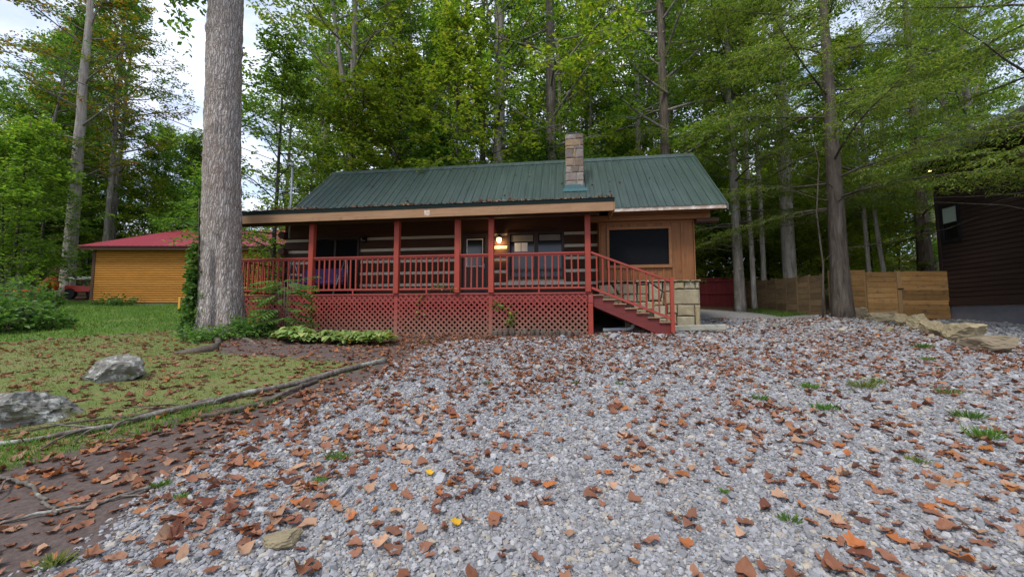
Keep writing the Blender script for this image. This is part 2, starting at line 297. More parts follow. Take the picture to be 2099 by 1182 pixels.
# ---------------------------------------------------------------- helpers
def link(o): COL.objects.link(o); return o
def tag(o, label=None, cat=None, group=None, kind=None):
    if label: o['label'] = label
    if cat: o['category'] = cat
    if group: o['group'] = group
    if kind: o['kind'] = kind
    return o
def empty(name, loc=(0, 0, 0), rz=0.0, label=None, cat=None, group=None):
    o = bpy.data.objects.new(name, None); o.location = loc; o.rotation_euler = (0, 0, rz); o.empty_display_size = 0.3
    link(o); return tag(o, label, cat, group)
def obj(name, mesh, parent=None, loc=(0, 0, 0), rot=(0, 0, 0)):
    o = bpy.data.objects.new(name, mesh); o.location = loc; o.rotation_euler = rot; o.parent = parent
    return link(o)
class MB:
    def __init__(s): s.v = []; s.f = []; s.sm = []
    def box(s, c, d, rot=None):
        b = len(s.v); hx, hy, hz = d[0]/2, d[1]/2, d[2]/2
        for i in range(8):
            p = Vector(((-hx, hx)[i & 1], (-hy, hy)[(i >> 1) & 1], (-hz, hz)[(i >> 2) & 1]))
            if rot is not None: p = rot @ p
            s.v.append((p.x+c[0], p.y+c[1], p.z+c[2]))
        for q in ((0, 2, 3, 1), (4, 5, 7, 6), (0, 1, 5, 4), (2, 6, 7, 3), (0, 4, 6, 2), (1, 3, 7, 5)):
            s.f.append(tuple(b+i for i in q)); s.sm.append(False)
        return s
    def bb(s, x0, x1, y0, y1, z0, z1): return s.box(((x0+x1)/2, (y0+y1)/2, (z0+z1)/2), (x1-x0, y1-y0, z1-z0))
    def poly(s, pts):
        b = len(s.v); s.v += [tuple(p) for p in pts]; s.f.append(tuple(range(b, b+len(pts)))); s.sm.append(False); return s
    def prism(s, prof, axis, a0, a1):       # prof: list of 2-D points; axis: extrusion axis index
        b = len(s.v); n = len(prof)
        for a in (a0, a1):
            for p in prof:
                q = list(p); q.insert(axis, a); s.v.append(tuple(q))
        s.f.append(tuple(range(b+n-1, b-1, -1))); s.f.append(tuple(range(b+n, b+2*n))); s.sm += [False, False]
        for i in range(n):
            j = (i+1) % n; s.f.append((b+i, b+j, b+n+j, b+n+i)); s.sm.append(False)
        return s
    def tube(s, pts, rad, n=6, cap=True):
        pts = [Vector(p) for p in pts]; b = len(s.v); up = None
        if isinstance(rad, (int, float)): rad = [rad]*len(pts)
        for i, p in enumerate(pts):
            t = (pts[min(i+1, len(pts)-1)]-pts[max(i-1, 0)]).normalized()
            if up is None: up = t.orthogonal().normalized()
            up = (up-t*up.dot(t)).normalized(); w = t.cross(up)
            for k in range(n):
                a = 2*math.pi*k/n; q = p+(up*math.cos(a)+w*math.sin(a))*rad[i]; s.v.append((q.x, q.y, q.z))
        for i in range(len(pts)-1):
            for k in range(n):
                k2 = (k+1) % n; s.f.append((b+i*n+k, b+i*n+k2, b+(i+1)*n+k2, b+(i+1)*n+k)); s.sm.append(True)
        if cap:
            s.f.append(tuple(b+k for k in range(n-1, -1, -1))); s.f.append(tuple(b+(len(pts)-1)*n+k for k in range(n))); s.sm += [False, False]
        return s
    def mesh(s, name, mat):
        m = bpy.data.meshes.new(name); m.from_pydata(s.v, [], s.f); m.materials.append(M[mat])
        m.polygons.foreach_set('use_smooth', s.sm); m.update(); return m
    def build(s, name, mat, parent=None, loc=(0, 0, 0), rot=(0, 0, 0)): return obj(name, s.mesh(name, mat), parent, loc, rot)
def npmesh(name, V, Q, mat, smooth=False):
    m = bpy.data.meshes.new(name); V = np.asarray(V, np.float32); Q = np.asarray(Q, np.int32); k = Q.shape[1]
    m.vertices.add(len(V)); m.vertices.foreach_set('co', V.ravel())
    m.loops.add(Q.size); m.loops.foreach_set('vertex_index', Q.ravel())
    m.polygons.add(len(Q)); m.polygons.foreach_set('loop_start', np.arange(0, Q.size, k, dtype=np.int32))
    m.polygons.foreach_set('loop_total', np.full(len(Q), k, np.int32))
    m.polygons.foreach_set('use_smooth', np.full(len(Q), smooth, bool))
    m.materials.append(M[mat]); m.update(calc_edges=True); m.validate(); return m
_pc = {}
def piece(name, parent, mat, c, d, rot=(0, 0, 0), bev=0.006):
    key = (round(d[0], 3), round(d[1], 3), round(d[2], 3), mat, bev)
    if key not in _pc:
        bm = bmesh.new(); bmesh.ops.create_cube(bm, size=1.0); bmesh.ops.scale(bm, vec=d, verts=bm.verts)
        if bev: bmesh.ops.bevel(bm, geom=bm.edges[:], offset=min(bev, min(d)*0.3), segments=1, affect='EDGES')
        me = bpy.data.meshes.new(name); bm.to_mesh(me); bm.free(); me.materials.append(M[mat]); _pc[key] = me
    return obj(name, _pc[key], parent, c, rot)
rg = np.random.default_rng(7); rnd = random.Random(11)
def bb(name, parent, mat, x0, x1, y0, y1, z0, z1, bev=0.006):
    return piece(name, parent, mat, ((x0+x1)/2, (y0+y1)/2, (z0+z1)/2), (x1-x0, y1-y0, z1-z0), bev=bev)
def rockmesh(name, d, mat, seed, sub=4, rough=0.22, flat=0.0):
    bm = bmesh.new(); bmesh.ops.create_icosphere(bm, subdivisions=sub, radius=1.0); rr = random.Random(seed); off = Vector((rr.random()*50, rr.random()*50, rr.random()*50))
    pl = [(Vector((rr.gauss(0, 1), rr.gauss(0, 1), rr.gauss(0, 0.5))).normalized(), rr.uniform(0.55, 0.8)) for _ in range(11)]
    pl.append((Vector((rr.uniform(-.2, .2), rr.uniform(-.2, .2), 1)).normalized(), 0.60-flat))
    for v in bm.verts:
        p = v.co.copy()
        for _ in range(2):
            for n, h in pl:
                t = p.dot(n)
                if t > h: p -= n*(t-h)
        q = p*1.0; p = p*(1+rough*0.35*mnoise.noise(q*2.1+off)+rough*0.3*mnoise.noise(q*6+off)+rough*0.18*mnoise.noise(q*15+off))
        v.co = p
    lo_ = [min(v.co[i] for v in bm.verts) for i in range(3)]; hi_ = [max(v.co[i] for v in bm.verts) for i in range(3)]
    for v in bm.verts: v.co = Vector([((v.co[i]-lo_[i])/(hi_[i]-lo_[i])-0.5)*d[i] for i in range(3)])
    me = bpy.data.meshes.new(name); bm.to_mesh(me); bm.free(); me.materials.append(M[mat]); return me

# ---------------------------------------------------------------- ground
def sm(a, b, x): t = np.clip((x-a)/(b-a), 0, 1); return t*t*(3-2*t)
def gz(x, y):
    x = np.asarray(x, float); y = np.asarray(y, float)
    z = 0.107*np.where(y < 55, y, 55+(y-55)*0.35)
    z = np.where(y < -4, -0.428+(y+4)*0.03, z)
    z = z-0.13*np.exp(-((x+3.4)/2.6)**2-((y-10.2)/1.6)**2)
    z = z+0.12*np.exp(-((x-10.95)/1.0)**2-((y-13.0)/1.2)**2)+0.06*np.exp(-((x+7.35)/1.4)**2-((y-9.95)/1.4)**2)
    z = z+sm(-25, -70, x)*9+sm(30, 90, x)*8
    z = z+0.018*np.sin(x*1.7+0.6*y)*np.sin(y*1.3-0.4*x)+0.009*np.sin(x*4.1+1.0)*np.sin(y*3.7)
    return z
def gzf(x, y): return float(gz(x, y))
GE = [(-2.4, -8), (-2.35, 2.03), (-2.23, 2.17), (-2.41, 2.77), (-2.53, 3.65), (-2.43, 4.06), (-2.3, 4.58), (-2.13, 5.26), (-1.86, 6.03), (-1.8, 7.28), (-1.9, 8.3), (-1.6, 8.95), (1.9, 9.5), (3.6, 11.2), (5.3, 10.9), (6.0, 12.6), (6.6, 14.5), (8.2, 17.5), (9.6, 16.0), (10.6, 14.2), (11.2, 13.2), (14.8, 13.5), (40, 14), (40, -8)]
def inpoly(poly, x, y):
    x = np.asarray(x); y = np.asarray(y); c = np.zeros(x.shape, bool); n = len(poly)
    for i in range(n):
        x0, y0 = poly[i]; x1, y1 = poly[(i+1) % n]
        cond = ((y0 > y) != (y1 > y)); xi = (x1-x0)*(y-y0)/((y1-y0) if y1 != y0 else 1e-9)+x0
        c ^= cond & (x < xi)
    return c
def pdist(poly, x, y):
    d = np.full(np.shape(x), 1e9); n = len(poly)
    for i in range(n):
        a = np.array(poly[i]); b = np.array(poly[(i+1) % n]); ab = b-a
        t = np.clip(((x-a[0])*ab[0]+(y-a[1])*ab[1])/(ab@ab), 0, 1)
        d = np.minimum(d, np.hypot(x-a[0]-t*ab[0], y-a[1]-t*ab[1]))
    return d
LAWN = [(-45, 6.5), (-11.6, 8.6), (-10.7, 9.4), (-9.9, 10.2), (-8.4, 10.6), (-8.0, 11.8), (-9.5, 20.0), (-21.5, 22.4), (-27, 22.5), (-45, 21)]
OLIVE = [(-60, -6), (-60, 8.0), (-11.6, 8.9), (-9, 10.4), (-6.8, 9.0), (-5.6, 7.6), (-3.3, 6.9), (-2.3, 6.5), (-2.9, 5.3), (-3.3, 4.5), (-3.6, 3.9), (-4.0, 3.2), (-4.6, 2.4), (-6, -6)]
def soft(poly, x, y, w): d = pdist(poly, x, y); return np.clip(0.5+np.where(inpoly(poly, x, y), d, -d)/w, 0, 1)
def graded(lo, hi, c0, c1, fine, g):
    a = list(np.arange(c0, c1, fine)); s = fine; x = c1
    while x < hi: a.append(x); s *= g; x += s
    a.append(hi); s = fine; x = c0-fine; b = []
    while x > lo: b.append(x); s *= g; x -= s
    b.append(lo); return np.array(b[::-1]+a)
gx = graded(-400, 400, -13, 14, 0.14, 1.12); gy = graded(-120, 420, -1, 16, 0.14, 1.10)
X, Y = np.meshgrid(gx, gy); Z = gz(X, Y)
V = np.stack([X, Y, Z], -1).reshape(-1, 3); nx, ny = len(gx), len(gy)
ii = (np.arange(ny-1)[:, None]*nx+np.arange(nx-1)[None]).ravel(); Q = np.stack([ii, ii+1, ii+nx+1, ii+nx], 1)
gm = npmesh('ground', V, Q, 'ground', True)
xf, yf = X.ravel(), Y.ravel()
a1 = gm.color_attributes.new('zone', 'FLOAT_COLOR', 'POINT'); a2 = gm.color_attributes.new('zone2', 'FLOAT_COLOR', 'POINT')
z1 = np.stack([soft(GE, xf, yf, 0.5), soft(LAWN, xf, yf, 1.6), soft(OLIVE, xf, yf, 0.9), np.ones_like(xf)], 1)
for px, py, rr in [(4.2, 5.0, .55), (4.9, 5.1, .4), (3.4, 4.4, .45), (4.4, 3.6, .35), (8.3, 8.0, .5), (7.2, 6.9, .35), (9.3, 12.4, .6), (10.4, 15.5, .9)]:
    w = np.exp(-((xf-px)/rr)**2-((yf-py)/rr)**2)*0.62; z1[:, 2] = np.maximum(z1[:, 2], w); z1[:, 0] -= w*0.75
a1.data.foreach_set('color', z1.ravel().astype(np.float32))
fw = np.clip(sm(15.5, 18, yf)*(1-soft(LAWN, xf, yf, 2))+sm(-22, -26, xf), 0, 1)
a2.data.foreach_set('color', np.stack([fw, fw, fw, np.ones_like(fw)], 1).ravel().astype(np.float32))
tag(obj('ground', gm), kind='structure')

# ---------------------------------------------------------------- cabin (local frame: x along the front, y to the back, z above 1.0 m)
TH = R(7.7)
cabin = empty('cabin', (1.958, 10.0, 1.0), -TH, 'brown log cabin with green metal roof, stone chimney and red railed porch', 'cabin')
PX = [0.0, -2.53, -3.46, -5.18, -7.73, -10.28]
DK, RT, RB = 1.14, 2.19, 1.24                      # deck, rail top, bottom rail heights
# porch floor and frame
fl = MB().bb(-10.3, 0.06, 0.07, 1.74, 0.90, 1.095).build('porch_floor', 'deck_wood', cabin)
for i in range(12):
    y0 = 0.075+i*0.139; bb('floor_board', fl, 'deck_wood', -10.30, 0.06, y0, y0+0.133, 1.098, DK-0.002, 0.004)
bb('rim_board', cabin, 'rim_paint', -10.36, 0.10, -0.03, 0.065, 1.095, DK, 0.006)
bb('rim_board', cabin, 'rim_paint', -10.36, 0.075, 0.015, 0.06, 0.90, 1.092, 0.004)
bb('corner_block', cabin, 'rim_paint', 0.0, 0.12, -0.035, 0.1, 0.86, 1.09, 0.006)
for i, x in enumerate(PX):
    bb('porch_post', cabin, 'red_paint_v', x-0.072, x+0.072, -0.075, 0.069, DK+0.001, 3.15, 0.008)
for x in (-2.6, -5.1, -7.6, -10.2): bb('deck_support', cabin, 'red_paint_v', x-0.07, x+0.07, 0.07, 0.21, -0.35, 0.897, 0.006)
bb('deck_support', cabin, 'red_paint_v', -0.01, 0.115, -0.03, 0.095, -0.2, 0.855, 0.006)
# front railing, one per bay
def railing(x0, x1, yy=0.0):
    m = MB().prism([(yy-0.045, RT), (yy-0.045, RT-0.038), (yy-0.018, RT-0.038), (yy-0.018, RT-0.085), (yy+0.018, RT-0.085), (yy+0.018, RT-0.038), (yy+0.045, RT-0.038), (yy+0.045, RT)], 0, x0, x1)
    r = m.build('porch_railing', 'red_paint_h', cabin); bb('bottom_rail', r, 'red_paint_h', x0, x1, yy-0.02, yy+0.02, RB-0.005, RB+0.045, 0.004)
    if x1-x0 > 1.2: bb('rail_block', r, 'red_paint_v', (x0+x1)/2-0.02, (x0+x1)/2+0.02, yy-0.017, yy+0.017, DK+0.002, RB-0.006, 0.003)
    n = max(1, round((x1-x0)/0.165)-1)
    for k in range(n):
        x = x0+(x1-x0)*(k+1)/(n+1); piece('baluster', r, 'red_paint_v', (x+rnd.uniform(-.006, .006), yy, (RT+RB)/2-0.02), (0.038, 0.036, RT-RB-0.13), (0, rnd.uniform(-.012, .012), 0), 0.003)
for a, b in zip(PX[:-1], PX[1:]): railing(b+0.074, a-0.074)
sr = bb('porch_railing', cabin, 'red_paint_h', -10.325, -10.235, 0.08, 1.74, RT-0.04, RT)
piece('bottom_rail', sr, 'red_paint_h', (0, 0, RB-RT+0.04), (0.04, 1.66, 0.05))
for k in range(10): piece('baluster', sr, 'red_paint_v', (0, 0.2+k*0.158-0.91, (RT+RB)/2-0.02-RT+0.02), (0.036, 0.038, RT-RB-0.06), bev=0.003)
# lattice skirt: three panels of crossed slats
def lattice(x0, x1, z0, z1):
    fr = MB().box(((x0+x1)/2, 0.01, z1-0.012), (x1-x0, 0.012, 0.024))
    p = fr.build('lattice_panel', 'lattice_paint', cabin); H = z1-z0; W = x1-x0; sp = 0.152
    for d in (1, -1):
        yy = -0.004 if d > 0 else -0.013; c = -H+0.02 if d > 0 else 0.02
        k = c
        while k < W+(0 if d > 0 else H):
            # slat along direction (1, d)/sqrt2 through (k, 0 or H); clip to the panel
            pts = []
            if d > 0: a0 = max(0, -k); a1 = min(H, W-k); xa, za, xb, zb = k+a0, a0, k+a1, a1
            else: a0 = max(0, k-W); a1 = min(H, k); xa, za, xb, zb = k-a0, a0, k-a1, a1
            if a1-a0 > 0.05:
                L = math.hypot(xb-xa, zb-za); piece('slat', p, 'lattice_paint', (x0+(xa+xb)/2, yy, z0+(za+zb)/2), (round(L, 2), 0.0085, 0.044), (0, -math.atan2(zb-za, xb-xa)+rnd.gauss(0, .006), 0), 0)
            k += sp
lattice(-10.3, -5.19, -0.10, 1.09); lattice(-5.17, -2.56, -0.055, 1.09); lattice(-2.54, -0.03, 0.0, 1.09)
bb('lattice_batten', cabin, 'lattice_paint', -5.23, -5.13, -0.02, 0.008, -0.1, 1.088, 0.003)
bb('lattice_batten', cabin, 'lattice_paint', -2.595, -2.505, -0.02, 0.008, -0.06, 1.088, 0.003)
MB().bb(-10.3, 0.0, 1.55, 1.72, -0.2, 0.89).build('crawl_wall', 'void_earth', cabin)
# beam, porch roof and ceiling
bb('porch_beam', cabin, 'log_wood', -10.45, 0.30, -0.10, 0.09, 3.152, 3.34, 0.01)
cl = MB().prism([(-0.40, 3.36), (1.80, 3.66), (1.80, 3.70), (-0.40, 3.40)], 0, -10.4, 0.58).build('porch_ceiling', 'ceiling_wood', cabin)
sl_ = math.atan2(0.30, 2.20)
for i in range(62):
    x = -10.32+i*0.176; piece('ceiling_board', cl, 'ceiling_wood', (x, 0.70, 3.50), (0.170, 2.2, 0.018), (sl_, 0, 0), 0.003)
m = MB().box((-7.3, -0.44, 3.24), (6.40, 0.04, 0.235)).build('porch_fascia', 'fascia_wood', cabin)
bb('fascia_board', m, 'fascia_wood', -4.098, 0.612, -0.462, -0.422, 3.122, 3.36, 0.004)
bb('fascia_patch', m, 'white_fascia', -4.25, -4.10, -0.464, -0.421, 3.16, 3.30, 0.003)
bb('fascia_board', m, 'fascia_wood', 0.614, 0.650, -0.46, 0.70, 3.14, 3.36, 0.004)
def ribbed(name, parent, mat, x0, x1, pa, pb, rib=0.2286, rh=0.02, th=0.004):
    # metal sheet spanning pa=(y,z) eave to pb=(y,z) ridge with trapezoidal ribs along the slope
    n = Vector((0, -(pb[1]-pa[1]), pb[0]-pa[0])).normalized(); prof = []; x = x0
    while x < x1-1e-4:
        for dx, h in ((0, 0), (0.012, rh), (0.034, rh), (0.046, 0), (0.105, 0), (0.112, 0.005), (0.122, 0.005), (0.129, 0)):
            if x+dx < x1: prof.append((x+dx, h))
        x += rib
    prof.append((x1, 0)); m = MB(); k = len(prof)
    for (y, z) in (pa, pb):
        for px, h in prof: m.v.append((px, y+n.y*h, z+n.z*h))
    for (y, z) in (pa, pb):
        for px, h in prof: m.v.append((px, y+n.y*(h-th), z+n.z*(h-th)))
    for i in range(k-1):
        m.f += [(i, i+1, k+i+1, k+i), (2*k+i+1, 2*k+i, 3*k+i, 3*k+i+1), (i+1, i, 2*k+i, 2*k+i+1), (k+i, k+i+1, 3*k+i+1, 3*k+i)]
    m.f += [(0, k, 3*k, 2*k), (k-1, 3*k-1, 4*k-1, 2*k-1)]; m.sm = [False]*len(m.f)
    return m.build(name, mat, parent)
RZ = lambda y: 3.47+(y-0.5)*0.944
pr = MB().prism([(-0.44, 3.41), (0.76, 3.66), (0.76, 3.69), (-0.44, 3.44)], 0, -10.5, 0.62).build('porch_roof', 'shed_trim', cabin)
bb('drip_edge', pr, 'dark_green_trim', -10.5, 0.645, -0.475, -0.463, 3.355, 3.452, 0.002)
x = -10.5
while x < 0.63:
    w = min(0.9144, 0.645-x); ribbed('roof_panel', pr, 'roof_metal', x, x+w-0.003, (-0.49, 3.452), (0.78, 3.712)); x += 0.9144
lr = MB().prism([(0.76, 3.66), (5.2, 4.0), (5.2, 4.05), (0.76, 3.70)], 0, -10.5, -9.14).build('side_roof', 'roof_metal', cabin)
rf = MB().prism([(0.54, 3.40), (3.0, RZ(3.0)-0.10), (5.46, 3.40), (5.46, 3.47), (3.0, RZ(3.0)-0.02), (0.54, 3.47)], 0, -9.05, 3.58).build('main_roof', 'shed_trim', cabin)
x = -9.1; k = 0
while x < 3.60:
    w = min(0.9144, 3.63-x); ribbed('roof_panel', rf, 'roof_metal', x, x+w-0.003, (0.47, RZ(0.47)), (3.0, RZ(3.0)))
    ribbed('roof_panel', rf, 'roof_metal', x, x+w-0.003, (5.53, RZ(0.47)), (3.0, RZ(3.0))); x += 0.9144; k += 1
MB().prism([(2.86, RZ(2.86)+0.022), (3.0, RZ(3.0)+0.045), (3.14, RZ(2.86)+0.022), (3.14, RZ(2.86)+0.028), (3.0, RZ(3.0)+0.053), (2.86, RZ(2.86)+0.028)], 0, -9.12, 3.64).build('ridge_cap', 'roof_metal', rf)
for xx in (-9.12, 3.61):
    MB().prism([(0.45, RZ(.45)-0.13), (3.0, RZ(3.0)-0.13), (3.0, RZ(3.0)+0.03), (0.45, RZ(.45)+0.03)], 0, xx, xx+0.035).build('rake_trim', 'roof_metal', rf)
# log wall with chinking; openings cut through the courses
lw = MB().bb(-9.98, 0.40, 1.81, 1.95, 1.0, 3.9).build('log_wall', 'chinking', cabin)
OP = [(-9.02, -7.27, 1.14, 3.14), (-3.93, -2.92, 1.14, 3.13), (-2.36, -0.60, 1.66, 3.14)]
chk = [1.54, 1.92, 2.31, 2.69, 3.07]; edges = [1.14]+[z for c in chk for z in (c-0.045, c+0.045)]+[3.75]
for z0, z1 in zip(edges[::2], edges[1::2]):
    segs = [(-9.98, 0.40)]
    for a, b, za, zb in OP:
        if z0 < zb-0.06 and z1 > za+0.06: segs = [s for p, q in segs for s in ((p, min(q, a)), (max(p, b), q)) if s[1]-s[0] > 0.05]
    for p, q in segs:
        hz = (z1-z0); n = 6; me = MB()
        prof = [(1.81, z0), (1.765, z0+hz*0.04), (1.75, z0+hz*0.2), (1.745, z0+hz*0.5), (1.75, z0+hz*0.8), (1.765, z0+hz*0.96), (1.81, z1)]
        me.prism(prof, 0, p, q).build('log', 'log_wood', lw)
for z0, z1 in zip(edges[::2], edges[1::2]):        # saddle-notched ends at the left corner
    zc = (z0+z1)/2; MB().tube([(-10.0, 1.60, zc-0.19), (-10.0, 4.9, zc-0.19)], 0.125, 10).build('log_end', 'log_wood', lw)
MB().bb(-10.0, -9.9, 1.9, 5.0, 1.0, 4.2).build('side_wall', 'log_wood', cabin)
MB().bb(-9.9, 2.9, 4.85, 5.0, 0.0, 3.5).build('back_wall', 'log_wood', cabin)
# openings: wide dark patio door, entry door, window pair
def opening(name, x0, x1, z0, z1, fw=0.07, y=1.74, fmat='dark_door'):
    m = MB().bb(x0, x0+fw, y-0.03, y+0.12, z0, z1).bb(x1-fw, x1, y-0.03, y+0.12, z0, z1).bb(x0+fw, x1-fw, y-0.03, y+0.12, z1-fw, z1).bb(x0+fw, x1-fw, y-0.03, y+0.12, z0, z0+fw)
    return m.build(name, fmat, cabin)
d1 = opening('patio_door', -9.02, -7.27, 1.145, 3.14)
bb('pane', d1, 'screen', -8.94, -8.18, 1.78, 1.79, 1.23, 3.06, 0); bb('pane', d1, 'screen', -8.10, -7.35, 1.78, 1.79, 1.23, 3.06, 0); bb('mullion', d1, 'dark_door', -8.18, -8.10, 1.74, 1.82, 1.22, 3.07)
d2 = opening('front_door', -3.93, -2.92, 1.145, 3.13, 0.13)
bb('door_leaf', d2, 'dark_door', -3.795, -3.055, 1.76, 1.80, 1.28, 3.0)
fr = MB().bb(-3.66, -3.635, 1.735, 1.758, 2.08, 2.96).bb(-3.15, -3.135, 1.735, 1.758, 2.08, 2.96).bb(-3.635, -3.15, 1.735, 1.758, 2.935, 2.96).bb(-3.635, -3.15, 1.735, 1.758, 2.08, 2.095).build('glazing_bead', 'white_paint', d2)
bb('pane', d2, 'dark_glass', -3.635, -3.15, 1.742, 1.750, 2.095, 2.935, 0)
MB().tube([(-3.09, 1.72, 2.05), (-3.09, 1.72, 2.16)], 0.012, 8).box((-3.09, 1.74, 2.10), (0.03, 0.05, 0.14)).build('door_handle', 'grey_metal', d2)
d3 = opening('window', -2.36, -0.60, 1.665, 3.14, 0.08)
bb('mullion', d3, 'dark_door', -1.52, -1.40, 1.71, 1.84, 1.745, 3.06)
bb('pane', d3, 'dark_glass', -2.275, -1.525, 1.765, 1.775, 1.75, 3.055, 0); bb('pane', d3, 'dark_glass', -1.395, -0.685, 1.765, 1.775, 1.75, 3.055, 0)
bb('blind', d3, 'curtain', -2.25, -1.55, 1.757, 1.762, 2.84, 3.04, 0); bb('blind', d3, 'curtain', -1.37, -0.71, 1.757, 1.762, 2.86, 3.04, 0)
bb('notice_sheet', d3, 'paper', -2.13, -1.94, 1.752, 1.756, 2.53, 2.80, 0); bb('notice_sheet', d3, 'paper', -1.92, -1.73, 1.752, 1.756, 2.53, 2.80, 0)
# timber room on the right, on a sandstone foundation
rw = MB().bb(0.40, 2.93, 1.13, 1.25, 1.53, 3.40).build('room_wall', 'cedar_v', cabin)
WX0, WX1, WZ0, WZ1 = 0.60, 2.36, 1.875, 3.045
def boards(x0, x1, z0, z1, w, bat=0.045):
    n = max(1, round((x1-x0)/w)); w = (x1-x0)/n
    for i in range(n):
        bb('board', rw, 'cedar_v', x0+i*w+0.002, x0+(i+1)*w-0.002, 1.105, 1.128, z0, z1, 0.003)
        if i: bb('batten', rw, 'cedar_v', x0+i*w-bat/2, x0+i*w+bat/2, 1.083, 1.104, z0+0.002, z1-0.002, 0.003)
boards(0.42, 0.598, 1.53, 3.198, 0.18); boards(0.602, 2.358, WZ1+0.004, 3.198, 0.215); boards(0.602, 2.358, 1.53, WZ0-0.004, 0.215)
boards(2.364, 2.95, 1.53, 3.198, 0.32, 0.07)
bb('corner_board', rw, 'cedar_v', 0.385, 0.418, 1.07, 1.26, 1.53, 3.19); bb('corner_board', rw, 'cedar_v', 2.952, 2.985, 1.08, 1.26, 1.53, 3.19)
bb('trim_board', rw, 'cedar_h', 0.36, 2.96, 1.075, 1.1, 3.145, 3.198)
sw_ = MB().bb(0.40, 0.47, 1.26, 1.81, 1.14, 3.5).build('side_return', 'cedar_v', cabin)
ge = MB().prism([(1.14, 1.0), (4.85, 1.0), (4.85, 3.6), (3.0, 5.5), (1.14, 3.6)], 0, 2.90, 2.97).build('gable_wall', 'cedar_v', cabin)
wi = MB().bb(WX0, WX0+0.07, 1.06, 1.15, WZ0, WZ1).bb(WX1-0.07, WX1, 1.06, 1.15, WZ0, WZ1).bb(WX0+0.07, WX1-0.07, 1.06, 1.15, WZ1-0.07, WZ1).bb(WX0+0.07, WX1-0.07, 1.05, 1.15, WZ0, WZ0+0.085).build('picture_window', 'cedar_h', cabin)
bb('window_screen', wi, 'screen', WX0+0.068, WX1-0.068, 1.115, 1.122, WZ0+0.084, WZ1-0.068, 0)
bb('room_beam', cabin, 'cedar_h', 0.12, 3.36, 0.93, 1.10, 3.20, 3.355, 0.012); bb('room_beam', cabin, 'cedar_h', 0.64, 3.36, 0.90, 1.10, 3.36, 3.448, 0.01)
bb('soffit', cabin, 'cedar_h', 0.652, 3.58, 0.53, 1.12, 3.45, 3.468, 0)
bb('eave_fascia', cabin, 'white_fascia', 0.66, 3.62, 0.492, 0.528, 3.34, 3.462, 0.004)
bb('side_soffit', cabin, 'log_wood', 2.99, 3.57, 0.9, 1.12, 3.10, 3.196, 0.004)
# foundation stones
fd = MB().bb(1.05, 3.02, 1.12, 1.5, -0.05, 1.50).bb(0.36, 1.05, 1.12, 1.5, 0.72, 1.50).build('stone_foundation', 'dark_mortar', cabin)
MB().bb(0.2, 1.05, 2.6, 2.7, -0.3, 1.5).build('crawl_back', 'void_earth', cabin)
def stone(pts, proud, mat='sandstone', par=None, ybase=1.12, axis=1, nm='stone'):
    cx = sum(p[0] for p in pts)/len(pts); cz = sum(p[1] for p in pts)/len(pts); g = 0.010; n = len(pts)
    sub = []
    for i in range(n):
        a, b = pts[i], pts[(i+1) % n]
        for t in (0, 0.5): sub.append((a[0]+(b[0]-a[0])*t+rnd.uniform(-.006, .006), a[1]+(b[1]-a[1])*t+rnd.uniform(-.006, .006)))
    m = MB(); k = len(sub)
    for inset, y in ((g, ybase+0.02), (g, ybase-proud*0.7), (g+0.022, ybase-proud)):
        for p in sub:
            d = max(1e-3, math.hypot(p[0]-cx, p[1]-cz)); f = max(0, 1-inset*1.35/d); m.v.append((cx+(p[0]-cx)*f, y+rnd.uniform(-.004, .004), cz+(p[1]-cz)*f))
    for r in range(2):
        for i in range(k):
            j = (i+1) % k; m.f.append((r*k+i, r*k+j, (r+1)*k+j, (r+1)*k+i)); m.sm.append(False)
    m.f.append(tuple(2*k+i for i in range(k))); m.sm.append(False)
    return m.build(nm, mat, par if par else fd)
SQ = lambda a, b, c, d: [(a, c), (b, c), (b, d), (a, d)]
lay = [SQ(2.38, 2.66, 1.27, 1.47), SQ(2.66, 2.95, 1.27, 1.47), SQ(2.95, 3.05, 1.27, 1.47), SQ(2.36, 3.05, 0.84, 1.27), SQ(2.20, 2.46, 0.60, 0.84), SQ(2.46, 2.92, 0.53, 0.84), SQ(2.92, 3.05, 0.05, 0.84),
       SQ(2.18, 2.44, 0.30, 0.60), SQ(2.44, 2.92, 0.14, 0.53), SQ(2.16, 2.44, 0.02, 0.30), SQ(1.60, 2.18, 0.10, 0.46), SQ(1.05, 1.60, 0.10, 0.5),
       SQ(2.10, 2.36, 1.20, 1.47), SQ(2.12, 2.36, 0.84, 1.20), [(1.72, 1.47), (1.72, 0.95), (2.02, 0.95), (2.08, 1.20)], [(1.74, 1.47), (2.08, 1.22), (2.09, 1.47)], [(2.03, 0.95), (2.10, 0.84), (2.12, 1.18), (2.09, 1.19)],
       SQ(1.64, 1.84, 0.70, 0.94), SQ(1.84, 2.19, 0.46, 0.82), SQ(1.84, 2.10, 0.82, 0.94), SQ(1.30, 1.64, 0.72, 0.92), SQ(1.40, 1.70, 0.92, 1.13), SQ(1.42, 1.71, 1.13, 1.40), SQ(1.42, 1.72, 1.40, 1.47),
       SQ(1.00, 1.40, 1.13, 1.44), [(0.74, 1.45), (0.90, 1.14), (0.99, 1.13), (0.99, 1.45)], [(0.36, 1.40), (0.36, 1.14), (0.88, 1.14), (0.70, 1.42)], SQ(1.02, 1.39, 0.92, 1.13), SQ(0.36, 1.01, 0.95, 1.13), SQ(1.05, 1.64, 0.5, 0.72), SQ(0.36, 1.0, 0.74, 0.95)]
for p in lay: stone(p, rnd.uniform(0.05, 0.085))
x = 0.33
while x < 3.08:
    w = rnd.uniform(0.28, 0.55); w = min(w, 3.10-x); stone(SQ(x, x+w, 1.472, 1.53), 0.12, nm='cap_stone'); x += w
